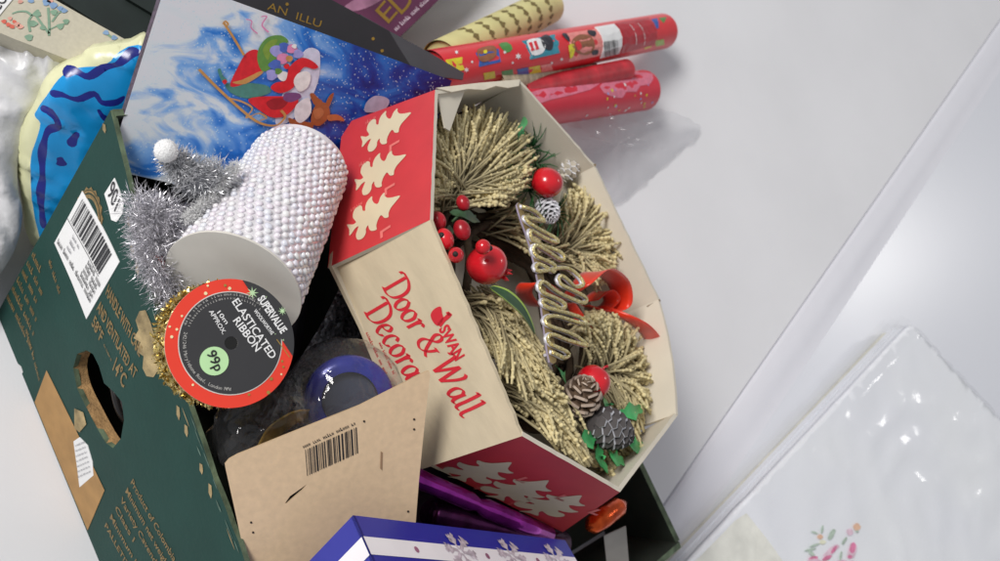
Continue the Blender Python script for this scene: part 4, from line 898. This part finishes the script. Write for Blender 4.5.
# ================================================================== SILVER TINSEL HAT
def tinsel_mat(): return glitter('silver_tinsel', (.70, .71, .74, 1), (.95, .95, .97, 1), .3, 300, .6)
tn = tinsel_mat()
def fuzz(name, pts, n, l, wd, m, par, rad):
    """short flat strands standing off a chain of points (x,y,z)"""
    V = []; F = []
    for k in range(n):
        q = random.random()*(len(pts)-1.0001); i = int(q); c = pts[i]+(pts[i+1]-pts[i])*(q-i); rr = rad[i]+(rad[i+1]-rad[i])*(q-i)
        p = c+nrm(rng.normal(0, 1, 3))*rr*random.random()**.4; d = nrm((p-c)/rr+rng.normal(0, .55, 3))*l*random.uniform(.5, 1.2); sdv = nrm(np.cross(d, rng.normal(0, 1, 3)))*wd; tw = nrm(np.cross(d, sdv))*wd
        s = len(V); V += [p-sdv, p+sdv, p+d*.55+tw, p+d*.55-tw, p+d+sdv*.4, p+d-sdv*.4]; F += [[s, s+1, s+2, s+3], [s+3, s+2, s+4, s+5]]
    return tag(mesh(name, V, F, m, par), kind='stuff')
hatp = [at(170, 158, .265), at(182, 168, .262), at(196, 178, .258), at(210, 184, .255), at(222, 178, .255)]
ht = thing('tinsel_hat', at(195, 185, .225), 'small silver tinsel hat with white pompom and fluffy white trim', 'hat')
v, f = tube_v([p-np.array([0, 0, .004]) for p in hatp], [.005, .009, .012, .013, .009], 12); mesh('hat_body', v, f, mat('hat_grey', col(120, 122, 128), .5, var=.3, scale=120), ht, smooth=True)
fuzz('tinsel', hatp, 3000, .008, .00026, tn, ht, [.006, .010, .014, .015, .010])
pw = mat('pompom_white', col(228, 226, 228), .9, var=.05, bump=.6, bscale=600); pc_ = at(166, 151, .275)
v, f = ball(pc_, .0078, 16, 10); pm = mesh('pompom', v, f, pw, ht, smooth=True)
fuzz('pompom_fluff', [pc_, pc_+1e-4], 900, .0016, .00018, pw, pm, [.0078, .0078])
tr = [at(237, 165, .262), at(226, 180, .262), at(212, 196, .26), at(198, 210, .258), at(186, 220, .255)]
fuzz('trim', tr, 2200, .0042, .00022, pw, ht, [.0035]*5)
# garland of silver tinsel lower down
gp = [at(140, 205, .235), at(152, 222, .238), at(165, 215, .24), at(172, 232, .238), at(158, 246, .235), at(148, 235, .23), at(156, 262, .23), at(168, 280, .226), at(176, 300, .22)]
gl = thing('tinsel_garland', at(155, 240, .21), 'bushy silver tinsel garland bunched beside the green box rim', 'tinsel')
v, f = tube_v(smooth_loop(gp, 6, False), .0025, 6); mesh('garland_cord', v, f, mat('garland_grey', col(150, 148, 158), .5), gl)
fuzz('tinsel', gp, 6000, .011, .00022, glitter('lilac_tinsel', (.72, .70, .76, 1), (.95, .93, .97, 1), .3, 300, .6), gl, [.013]*len(gp))
tag(mesh('felt_scrap', *join([tube_v(smooth_loop([at(155, 256, .236), at(160, 258, .236), at(166, 266, .232), at(168, 278, .225)], 4, False), [.0009]*4+[.0020]*4+[.003]*4+[.002], 8)]), mat('red_felt', col(150, 24, 34), .9, var=.2, bump=.4)), 'scrap of dark red felt poking out beside the silver garland', 'felt')

# ================================================================== KRAFT BACKING CARD
KP = plane_px((223, 462, .252), (430, 372, .302), (250, 585, .20)); KP = plane(KP.f(0, 0), KP.f(1, 0)-KP.f(0, 0), -(KP.f(0, 1)-KP.f(0, 0)))
kraft = mat('kraft_card', col(200, 174, 142, 1.4), .75, var=.06, scale=200, bump=.10, bscale=40)
outl = [(226, 470), (225, 464), (229, 459), (238, 454), (300, 429), (360, 405), (425, 372), (429, 371), (430, 375), (425, 420), (419, 480), (414, 545), (405, 640), (262, 640), (250, 580), (236, 515)]
slot = [(285, 503), (290, 496), (300, 489), (307, 484), (302, 490), (294, 497), (287, 503)]
kc = sheet('backing_card', KP, outl, .0012, kraft, None, holes=[slot], medge=mat('kraft_edge', col(170, 146, 116), .8)); tag(kc, 'plain tan backing card with a barcode standing in the box', 'card')
KP.g = (.1, -.05); a, b, d = KP.px(307, 475.5), KP.px(359.5, 452), KP.px(305, 449.5)
barcode('barcode', KP, a, b-a, d-a, 26, black_ink, kc, seed=14)
microtext('barcode_number', KP, (303.5, 448), (357, 423.5), .0028, black_ink, kc, seed=15)
for (x, y) in ((251, 522), (253, 532), (414, 419), (414, 429), (408, 511), (364, 421)): decal('pin_hole', KP, ell(x, y, 1.2, 1.2, 8), mat('hole_dark', col(50, 40, 34), .9), kc)
decal('print_speck', KP, [(380.5, 451), (382.5, 452), (382, 470), (380, 468)], mat('speck_brown', col(150, 120, 92), .8), kc)
decal('red_speck', KP, [(428, 406), (432, 410), (428, 411)], red_ink, kc) if False else None

# ================================================================== BLUE GIFT BOX
KC = at(353, 515, .285); e1 = nrm([.49, .80, -.35]); e2 = np.array([.81, -.21, .54]); e2 = nrm(e2-e1*(e1@e2)); e3 = -np.cross(e1, e2); e3 = e3 if e3[2] < 0 else -e3
blue = mat('royal_blue_card', col(38, 42, 140, 1.2), .35, var=.06, scale=20); wband = mat('white_band', col(220, 216, 228), .4, var=.03); silv = mat('silver_flake', col(186, 176, 186), .35, metal=.2, var=.35, scale=250)
L1, L2, L3 = .235, .11, .085
gx = thing('gift_carton', KC+e1*L1/2+e2*L2/2+e3*L3, 'royal blue gift carton with a white ribbon band and silver snowflakes', 'box')
def face(nm, O, a, la, b, lb): return sheet(nm, plane(O, a, b), [(0, 0), (la, 0), (la, lb), (0, lb)], .002, blue, gx, px=False), plane(O, a, b)
# front face spanned by e1,e2 (outward = away from e3), end face spanned by e2,e3
fo = KC; sR = plane(KC+e2*L2, e1, -e2)
if (sR.normal(0, 0)@e3) > 0: sR = plane(KC, e1, e2)
fR = sheet('lid', sR, [(0, 0), (L1, 0), (L1, L2), (0, L2)], .002, blue, gx, px=False); sR.g = (.05, L2*.7)
sL = plane(KC, e2, e3)
if sL.normal(0, 0)@e1 > 0: sL = plane(KC+e2*L2, -e2, e3)
fL = sheet('end_panel', sL, [(0, 0), (L2, 0), (L2, L3), (0, L3)], .002, blue, gx, px=False)
q_ = [KC+e1*L1, KC+e1*L1+e2*L2, KC+e1*L1+e2*L2+e3*L3, KC+e1*L1+e3*L3, KC, KC+e2*L2, KC+e2*L2+e3*L3, KC+e3*L3]; cn = np.mean(q_, 0); q_ = [cn+(p-cn)*.985 for p in q_]
mesh('tray', q_, [[0, 1, 2, 3], [2, 6, 7, 3], [1, 5, 6, 2], [0, 3, 7, 4]], blue, gx)
decal('white_band', sR, [(354.2, 537.5), (590, 556.5), (590, 571.5), (362.5, 552.5)], wband, fR) if False else None
def bandR(t0, t1, m, off=.0004): 
    pts = [KC+e2*t0+e1*.0005, KC+e2*t0+e1*(L1-.001), KC+e2*t1+e1*(L1-.001), KC+e2*t1+e1*.0005]; nn = sR.normal(0, 0); return mesh('ribbon_band', [p+nn*off for p in pts], [[0, 1, 2, 3]], m, fR)
def bandL(t0, t1, m, off=.0004):
    pts = [KC+e2*t0+e3*.0005, KC+e2*t1+e3*.0005, KC+e2*t1+e3*(L3-.001), KC+e2*t0+e3*(L3-.001)]; nn = sL.normal(0, 0); return mesh('ribbon_band', [p+nn*off for p in pts], [[0, 1, 2, 3]], m, fL)
bandR(.017, .031, wband); bandL(.017, .031, wband)
nnR = sR.normal(0, 0); BR = plane(KC, e1, e2) if np.cross(e1, e2)@nnR > 0 else plane(KC, e2, e1)
swap = not (np.cross(e1, e2)@nnR > 0)
def bp(x, y): return np.array([y, x]) if swap else np.array([x, y])
def flake(x, y, r, par):
    for k in range(6):
        t = k*math.pi/3+.2; d = np.array([math.cos(t), math.sin(t)]); n_ = np.array([-d[1], d[0]]); c = np.array([x, y])
        st = [[c+d*r*.12, c+d*r*.6, c+d*r]]
        for f_ in (.5, .75): st += [[c+d*r*f_, c+d*r*(f_+.13)+n_*r*.14, c+d*r*(f_+.22)+n_*r*.24], [c+d*r*f_, c+d*r*(f_+.13)-n_*r*.14, c+d*r*(f_+.22)-n_*r*.24]]
        strokes_on('snowflake_print', BR, [[bp(*p) for p in s] for s in st], r*.13, silv, par, k=2, thin=.7, off=.0007)
for (x, y, r) in ((.092, .022, .0150), (.150, .022, .0150), (.207, .022, .015), (.062, .066, .015), (.125, .070, .015)): flake(x, y, r, fR)
for (x, y) in ((.046, .024), (.120, .024), (.180, .024), (.225, .024)): decal('dot_print', BR, [bp(x+.0016*math.cos(t)*1.3, y+.0020*math.sin(t)*1.3) for t in np.linspace(0, 6.283, 10, endpoint=False)], mat('mauve_dot', col(140, 92, 116), .4, var=.3), fR, px=False, off=.0007)

# ================================================================== METALLIC CRACKERS beside the carton
foil = mat('magenta_foil', col(150, 44, 150, 1.4), .15, metal=.75, var=.35, scale=60, bump=.25, bscale=60)
A, B = at(408, 474, .225), at(548, 535, .165); ax = nrm(B-A); Lc = np.linalg.norm(B-A)
pr = [(.0062, 0), (.0078, .004), (.0074, .02), (.0076, Lc*.4), (.0050, Lc*.46), (.0076, Lc*.52), (.0076, Lc*.8), (.0078, Lc)]
v, f = lathe(A, ax, pr, 24); tag(mesh('foil_cracker', v, f, foil, smooth=True), 'shiny magenta foil cracker wedged under the red tree panel', 'cracker')
A, B = at(428, 512, .185), at(560, 545, .150); ax = nrm(B-A); Lc = np.linalg.norm(B-A); v, f = lathe(A, ax, [(.010, 0), (.0135, .006), (.0130, Lc*.5), (.0135, Lc)], 24)
tag(mesh('foil_cracker', v, f, mat('plum_foil', col(74, 30, 70), .25, metal=.8, var=.5, scale=70, bump=.3, bscale=60), smooth=True), 'dark plum foil cracker lying below the magenta one', 'cracker')
A, B = at(588, 528, .16), at(628, 500, .15); ax = nrm(B-A); Lc = np.linalg.norm(B-A)
v, f = lathe(A, ax, [(.003, 0), (.008, .006), (.0095, .02), (.0085, Lc*.75), (.003, Lc*.9)], 20); og = mesh('foil_bauble', v, f, mat('orange_foil', col(225, 80, 30), .25, metal=.7, var=.5, scale=90, bump=.5, bscale=80), smooth=True); tag(og, 'crumpled orange foil parcel under the tip of the tree box', 'bauble')

# clear film and price card at the end of the blue carton
pcs = plane_px((596, 528, .150), (626, 522, .150), (606, 590, .11)); pcs = plane(pcs.f(0, 0), pcs.f(1, 0)-pcs.f(0, 0), -(pcs.f(0, 1)-pcs.f(0, 0)))
tag(sheet('price_card', pcs, [(604, 536), (626, 526), (630, 575), (610, 590)], .001, mat('grey_card', col(150, 146, 140), .7, var=.1), None), 'small grey card tucked between carton and box side', 'card')

# ================================================================== DARK ORGANZA RIBBON, CLEAR BAG OF RIBBONS
org = glitter('organza', (.05, .05, .055, 1), (.32, .32, .34, 1), .35, 420, .5)
def P3(l): return [at(*p) for p in l]
def rib_px(name, edge0, edge1, m, label, cat, nw=6, k=7, wav=.003, th=.0006):
    a = smooth_loop(P3(edge0), k, False); b = smooth_loop(P3(edge1), k, False); V = []; F = []
    for i, (p, q) in enumerate(zip(a, b)):
        for j in range(nw+1): t = j/nw; r = p+(q-p)*t; V.append(r+np.array([0, -.3, .9])*wav*noise.noise(Vector(r*70))*2)
    for i in range(len(a)-1):
        for j in range(nw): F.append([i*(nw+1)+j, i*(nw+1)+j+1, (i+1)*(nw+1)+j+1, (i+1)*(nw+1)+j])
    o = mesh(name, V, F, m, smooth=True); md = o.modifiers.new('thick', 'SOLIDIFY'); md.thickness = th; return tag(o, label, cat)
rib_px('organza_ribbon', [(352, 262, .185), (322, 322, .185), (292, 372, .175), (270, 420, .15)], [(372, 330, .17), (350, 352, .17), (318, 402, .155), (296, 440, .13)], org, 'sparkly dark grey organza ribbon between the spool and the tree box', 'ribbon')
rib_px('satin_ribbon', [(372, 320, .15), (350, 350, .14), (315, 395, .12)], [(400, 372, .14), (384, 392, .13), (350, 430, .11)], mat('plum_satin', col(66, 40, 56), .35, var=.3), 'dark plum satin ribbon deep in the box beside the cream panel', 'ribbon')
# blue ribbon reel
nb = nrm(np.array([-.02, -.35, .93])); cb = at(350, 400, .235)
rb = thing('ribbon_reel', cb-nb*.02, 'reel of royal blue ribbon inside the clear plastic bag', 'ribbon reel')
v, f = lathe(cb, -nb, [(.020, .0), (.030, -.002), (.0325, .004), (.033, .014), (.031, .022)], 44, False, True); mesh('ribbon_winding', v, f, mat('blue_satin', col(28, 38, 140, 1.0), .2, var=.3, scale=60, metal=.1), rb, smooth=True)
v, f = lathe(cb+nb*.0005, -nb, [(.020, -.001), (.0195, .006), (.001, .007)], 36, False, True); mesh('reel_hub', v, f, mat('hub_navy', col(40, 46, 64), .4, var=.2), rb, smooth=False)
gsat = mat('gold_satin', col(170, 140, 66, 1.4), .28, var=.3, scale=50, metal=.5)
rib_px('curling_ribbon', [(255, 452, .215), (268, 428, .215), (292, 412, .232), (312, 410, .225), (322, 420, .215)], [(262, 460, .205), (280, 438, .205), (296, 424, .225), (306, 424, .218), (312, 430, .205)], gsat, 'curled gold ribbon in the clear plastic bag', 'ribbon', wav=.001)
rib_px('curling_ribbon', [(290, 398, .20), (300, 404, .215), (304, 420, .21)], [(297, 396, .20), (308, 404, .21), (314, 420, .205)], mat('pale_satin', col(176, 170, 140), .25, metal=.3), 'short pale ribbon end curling beside the gold one', 'ribbon', wav=.001)
# the clear bag itself: two crumpled lobes over the reel and ribbons
bagfilm = film('bag_film', (.97, .97, .98), .03, .06, .8, .9, 55)
def blob(name, c, rx, ry, rz, m, par, amp=.004, fs=60, n=40, k=26, sd_=0.):
    V = []; F = []
    for i in range(k+1):
        p = math.pi*i/k
        for j in range(n):
            t = 2*math.pi*j/n; d = np.array([math.sin(p)*math.cos(t), math.sin(p)*math.sin(t), math.cos(p)]); q = np.array(c)+d*np.array([rx, ry, rz]); a = noise.noise(Vector(q*fs)+Vector((sd_, 0, 0))); b = noise.noise(Vector(q*fs*2.7)+Vector((0, sd_, 0)))
            V.append(q+d*amp*((1-2*abs(a))+.5*(1-2*abs(b))))
    for i in range(k):
        for j in range(n): F.append([i*n+j, (i+1)*n+j, (i+1)*n+(j+1) % n, i*n+(j+1) % n])
    return mesh(name, V, F, m, par, smooth=True)
tag(blob('plastic_bag', cb+np.array([-.003, .0, -.010]), .042, .044, .034, bagfilm, None, .0022, 34), 'crinkled clear plastic bag round the blue ribbon reel', 'bag')
tag(blob('plastic_bag', at(272, 428, .205), .030, .040, .024, bagfilm, None, .006, 50, sd_=3.), 'crinkled clear plastic bag of gold ribbon under the round spool', 'bag')
# black flex seen through the hand hole
fx = thing('coiled_flex', FWALL.at(FWALL.px(100, 405), -.03), 'black coiled flex seen through the hand hole of the green box', 'cable')
for k in range(6):
    p = [FWALL.at(FWALL.px(x, y), -d) for x, y, d in ((72+5*k, 352-3*k, .030), (88+5*k, 384+2*k, .020+.002*k), (98+6*k, 418+3*k, .018+.002*k), (104+8*k, 450+2*k, .030))]
    v, f = tube_v(smooth_loop(p, 6, False), .0032, 10); mesh('flex_loop', v, f, mat('black_rubber', col(30, 28, 28), .22), fx, smooth=True)
tag(blob('gold_parcel', FWALL.at(FWALL.px(116, 398), -.030), .012, .010, .012, gsat, None, .003, 60), 'crumpled gold parcel glimpsed through the hand hole', 'parcel')
# things heaped underneath, seen only as dark shapes between the others
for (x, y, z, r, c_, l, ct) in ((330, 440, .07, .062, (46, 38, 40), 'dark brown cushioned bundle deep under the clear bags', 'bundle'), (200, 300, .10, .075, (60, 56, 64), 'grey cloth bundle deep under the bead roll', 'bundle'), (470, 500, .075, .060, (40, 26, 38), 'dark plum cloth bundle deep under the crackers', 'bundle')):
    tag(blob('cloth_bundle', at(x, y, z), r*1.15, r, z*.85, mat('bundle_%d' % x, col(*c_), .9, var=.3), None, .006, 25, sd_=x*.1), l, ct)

# ================================================================== BAGS AND BOXES LEFT OF THE GREEN BOX
WBp = plane_px((0, 40, .125), (118, 52, .15), (0, 290, .035)); WBp = plane(WBp.f(0, 0), WBp.f(1, 0)-WBp.f(0, 0), -(WBp.f(0, 1)-WBp.f(0, 0)))
wp = mat('white_polythene', col(226, 226, 230, 1.1), .28, var=.05, scale=25, trans=.15, spec=.6, bump=.6, bscale=70)
o, top, _ = pillow('carrier_bag', WBp, [(-60, 20), (-20, 36), (8, 34), (32, 42), (55, 38), (74, 44), (84, 54), (66, 72), (46, 94), (30, 124), (18, 160), (18, 190), (22, 215), (16, 246), (0, 274), (-30, 310), (-90, 300), (-110, 120)], .010, .035, wp, None, .0036, crumple=.009, cs=30, edge=.045, seed=2.)
tag(o, 'crumpled white plastic carrier bag beside the green box', 'bag')
BBp = plane_px((150, 40, .19), (30, 130, .105), (140, 210, .075)); BBp = plane(BBp.f(0, 0), -(BBp.f(1, 0)-BBp.f(0, 0)), -(BBp.f(0, 1)-BBp.f(0, 0)))
ylw = mat('pale_yellow_polythene', col(214, 214, 174, 1.1), .3, var=.05)
n0 = BBp.normal(0, 0)
if n0@(CAM-BBp.f(0, 0)) < 0: BBp = plane(BBp.f(0, 0), BBp.f(1, 0)-BBp.f(0, 0), -(BBp.f(0, 1)-BBp.f(0, 0)))
bout = [(150, 40), (128, 43), (104, 46), (86, 50), (80, 58), (60, 66), (44, 80), (34, 104), (22, 124), (16, 150), (18, 178), (22, 204), (26, 232), (40, 250), (80, 260), (130, 200), (160, 120)]
cy = mat('cyan_polythene', col(22, 140, 206, 1.15), .24, var=.10, scale=30, spec=.6); nv = mat('navy_polythene', col(26, 34, 120, 1.15), .26, var=.1, spec=.6)
lps = [smooth_loop([BBp.px(*p) for p in ((146, 43), (120, 48), (108, 58), (88, 62), (72, 66), (60, 74), (48, 90), (38, 106), (36, 112), (42, 118), (38, 134), (33, 150), (33, 176), (35, 200), (40, 222), (52, 240), (90, 230), (135, 160), (148, 80))], 3)]
for pts, wd in (([(64, 69), (76, 66), (90, 70), (104, 62), (118, 58), (132, 48), (142, 46)], .0052), ([(52, 86), (64, 86), (80, 90), (96, 86), (104, 94), (118, 94), (126, 88)], .0044), ([(42, 104), (50, 103), (58, 110), (60, 118), (50, 124), (46, 136), (44, 150), (45, 168), (43, 184), (44, 204), (46, 220)], .0056), ([(80, 124), (76, 130), (72, 138)], .0065), ([(61, 149), (63, 153), (64, 158)], .007), ([(100, 100), (104, 106), (110, 112)], .004)):
    pp = smooth_loop([BBp.px(*p) for p in pts], 4, False); Ls = []; Rs = []
    for i, q in enumerate(pp):
        d = pp[min(i+1, len(pp)-1)]-pp[max(i-1, 0)]; d = d/np.linalg.norm(d); e_ = min(1, .35+min(i, len(pp)-1-i)*.4); n_ = np.array([-d[1], d[0]])*wd*.5*e_*(1+.25*math.sin(i*.7+len(pts))); Ls.append(q+n_); Rs.append(q-n_)
    lps.append(Ls+Rs[::-1])
o, top, _ = pillow('carrier_bag', BBp, bout, .012, .03, [ylw, cy, nv], None, .0045, crumple=.0040, cs=26, edge=.025, seed=9., loops=lps)
tag(o, 'bright blue plastic carrier bag with navy squiggles and pale yellow border', 'bag')
# floral box
FB = plane_px((-40, 20, .150), (120, 40, .150), (60, -20, .150)); flm = mat('floral_paper', col(190, 184, 166, 1.1), .6, var=.06, scale=300)
fb = sheet('floral_box', FB, [(-80, -6), (0, 33), (14, 39), (30, 45), (120, 80), (165, 62), (126, 40), (90, 20), (55, 0), (10, -26), (-40, -50)], .15, flm, None); tag(fb, 'cream paper covered box printed with small flowers', 'box')
FB.g = FB.px(40, 20)
fgr, fblu, frd, fsal = (ink('flora_green', (120, 150, 128), .6), ink('flora_blue', (120, 148, 182), .6), ink('flora_red', (200, 96, 80), .6), ink('flora_salmon', (204, 150, 136), .6))
for st_ in ([[(12, 14), (18, 12), (26, 12), (32, 16)], [(49, 36), (49, 24), (48, 8)], [(49, 30), (60, 25), (68, 24)], [(49, 34), (40, 22), (36, 16)], [(30, 32), (29, 20), (38, 10)], [(52, 22), (58, 14), (62, 12)], [(104, 32), (112, 38), (116, 40)]]): strokes_on('flower_print', FB, [st_], .0012, fgr, fb, px=True, thin=.7)
for (x, y, r, m) in ((33, 24, 4, fgr), (37, 14, 4, fgr), (60, 27, 3.5, fgr), (66, 22, 3, fgr), (43, 28, 3, fgr), (29, 38, 4, fgr), (54, 13, 3.5, fgr), (31, 1, 3, fblu), (46, 3, 4, fblu), (53, 6, 4, fblu), (60, 9, 3, fblu), (50, 1, 3, fsal), (64, 11, 3, fblu), (4, 22, 2.5, frd), (8, 25, 2.5, frd), (12, 27, 2.5, frd), (17, 25, 3, fsal), (20, 27, 3, fsal), (14, 22, 2, frd), (10, 19, 2.2, fsal), (20, 2, 2.5, fsal), (106, 33, 3, fblu), (114, 38, 3, fblu)):
    decal('flower_print', FB, [(x+r*math.cos(t)*(1+.3*math.sin(3*t+x)), y+r*.8*math.sin(t)) for t in np.linspace(0, 6.283, 9, endpoint=False)], m, fb, sm=2, off=.0006)
lb = sheet('paper_label', FB, [(-20, 40), (14, -2), (4, -20), (-30, -10)], -.0008, white_print, fb); text('lettering', 'CO', FB, (-2, 13), (8, -1), .0062, black_ink, lb, bold=.01, off=.0012)
# dark crate behind
DC = plane_px((60, -5, .12), (200, 20, .12), (120, -60, .12)); tag(sheet('crate', DC, [(52, -6), (130, 44), (190, 70), (300, 20), (240, -80), (90, -70)], .12, mat('dark_green_crate', col(24, 34, 32), .55, var=.2), None), 'dark green crate behind the picture box and the floral box', 'crate')
sheet('crate_ridge', Surf(lambda u, v: DC.f(u, v)+np.array([0, 0, .004])), [(126, -2), (156, 16), (160, 14), (130, -4)], .0045, mat('dark_green_crate', col(24, 34, 32), .55), bpy.data.objects['crate'])

# ================================================================== PACKED TABLECLOTH
PZ = .050; pk0 = at(913, 322, PZ); pk1 = at(690, 561, PZ); pk2 = at(1010, 427, PZ)
PK = plane(pk0, pk1-pk0, pk2-pk0) if np.cross(pk1-pk0, pk2-pk0)[2] > 0 else plane(pk0, pk2-pk0, pk1-pk0)
PK.g = (.1, .1)
pkt = thing('tablecloth_packet', at(880, 480, 0), 'white folded tablecloth with pink embroidered roses in a clear packet', 'tablecloth')
linen = mat('white_linen', (.90, .92, .98, 1), .75, var=.02, scale=8, bump=.12, bscale=350)
pxo = [(913, 323), (1010, 427), (1120, 560), (1180, 900), (820, 900), (560, 700), (690, 561), (800, 443)]
uvo = [PK.px(*p) for p in pxo]
def wrink(u, v):
    q = Vector((u*13, v*13, 1.)); a = noise.noise(q+Vector((2*noise.noise(q*.6), 2*noise.noise(q*.5+Vector((3, 1, 0))), 0))); return .0036*(1-2*abs(a))+.0010*(1-2*abs(noise.noise(q*2.2)))+.0003*noise.noise(q*5)
for i, (z0, z1, ins, m) in enumerate(((.001, .011, .004, mat('cream_linen', col(206, 204, 190), .8)), (.0125, .023, .001, linen), (.0245, .035, .004, linen), (.0365, .047, .002, linen))):
    s_ = Surf(lambda u, v, z=z1: PK.f(u, v)+np.array([0, 0, z-PZ])); cu = np.mean(uvo, 0); pts = [q+(cu-q)/np.linalg.norm(cu-q)*ins for q in uvo]
    sheet('folded_layer', s_, pts, z1-z0, m, pkt, px=False, step=.010 if i == 3 else None, disp=(lambda u, v: .55*wrink(u, v)-.0018) if i == 3 else None, smooth=(i == 3))
TOP = Surf(lambda u, v: PK.f(u, v)+np.array([0, 0, 0.55*wrink(u, v)-.0048])); TOP.g = PK.px(820, 500)
decal('insert_card', TOP, [(746, 513), (766, 538), (790, 572), (830, 640), (640, 690), (600, 640), (700, 556), (735, 520)], mat('ivory_card', col(226, 226, 212), .6), pkt, off=.0008, step=.012)
c5 = lambda x, y: (780+x*.1266, 490+y*.1266)
ros, ros2, lf, pch = (mat('embroidery_rose', col(214, 120, 156), .8, var=.3, scale=200), mat('embroidery_pink', col(230, 188, 202), .8, var=.2, scale=200), mat('embroidery_leaf', col(172, 188, 174), .8, var=.2, scale=200), mat('embroidery_peach', col(228, 176, 150), .8, var=.2))
for i, (x, y, rx, ry, rot, m) in enumerate(((400, 480, 75, 26, -.7, ros2), (420, 470, 36, 14, -.9, ros), (365, 535, 40, 16, -.4, ros), (565, 475, 34, 62, .1, ros2), (568, 455, 24, 44, .2, ros), (545, 525, 20, 14, 0, ros), (545, 330, 26, 28, 0, ros2), (600, 290, 28, 30, 0, pch), (310, 368, 22, 20, 0, pch), (330, 410, 26, 18, 0, mat('embroidery_cream', col(232, 220, 196), .8)), (255, 545, 40, 22, -.3, ros), (265, 570, 60, 30, 0, ros2), (400, 350, 20, 48, .5, lf), (325, 310, 10, 34, .2, lf), (265, 335, 28, 9, .3, lf), (265, 435, 42, 10, -.3, lf), (230, 470, 50, 9, -.2, lf), (500, 400, 12, 36, .5, lf), (600, 325, 14, 10, 0, lf), (470, 520, 10, 40, .2, lf), (240, 500, 30, 14, .6, lf), (430, 600, 90, 30, -.5, ros2), (560, 600, 40, 40, 0, ros), (330, 600, 30, 20, 0, lf))):
    pts = [c5(x+(rx*math.cos(t)*math.cos(rot)-ry*math.sin(t)*math.sin(rot))*(1+.15*math.sin(4*t+i)), y+rx*math.cos(t)*math.sin(rot)+ry*math.sin(t)*math.cos(rot)) for t in np.linspace(0, 6.283, 12, endpoint=False)]
    decal('embroidery', TOP, pts, m, pkt, off=.0012+.00004*i, step=.01)
# clear sleeve: wrinkled film over the top and down the sides
fz = film('packet_film', (1., 1., 1.), .0, .13, .08, .35, 26)
cu = np.mean(uvo, 0); po = [q-(cu-q)/np.linalg.norm(cu-q)*.004 for q in uvo]
s_ = Surf(lambda u, v: PK.f(u, v)+np.array([0, 0, .0022])); 
pb_ = np.array(po); pb2 = np.roll(pb_, -1, 0)
def drape(u, v):
    q = np.array([u, v]); d = pb2-pb_; t = np.clip(((q-pb_)*d).sum(1)/(d*d).sum(1), 0, 1); k = max(0, 1-np.min(np.linalg.norm(pb_+d*t[:, None]-q, axis=1))/.009)
    return 1.0*wrink(u, v)*(1-k)-.034*k**3
sheet('clear_sleeve', s_, po, 0, fz, pkt, px=False, step=.0085, disp=drape, smooth=True)
# heat-sealed film edges standing along the side
for (z, k_) in ((.046, 0.), (.016, 2.), (.030, 4.)):
    V = []; F = []; n = 60; a = np.array(po[0]); b = np.array(po[6]); nn_ = np.array([-(b-a)[1], (b-a)[0]]); nn_ = nn_/np.linalg.norm(nn_); nn_ = nn_ if nn_@(cu-a) < 0 else -nn_
    for i in range(n+1):
        q = a+(b-a)*i/n*1.1
        for j in range(3): w_ = j*.0055; p = PK.f(*(q+nn_*w_)); V.append((p[0], p[1], max(.001, z+.004*noise.noise(Vector((i*.22, j*.6, k_)))-j*.004)))
    for i in range(n):
        for j in range(2): F.append([i*3+j, i*3+j+1, i*3+4+j, i*3+3+j])
    mesh('film_edge', V, F, fz, pkt, smooth=True)
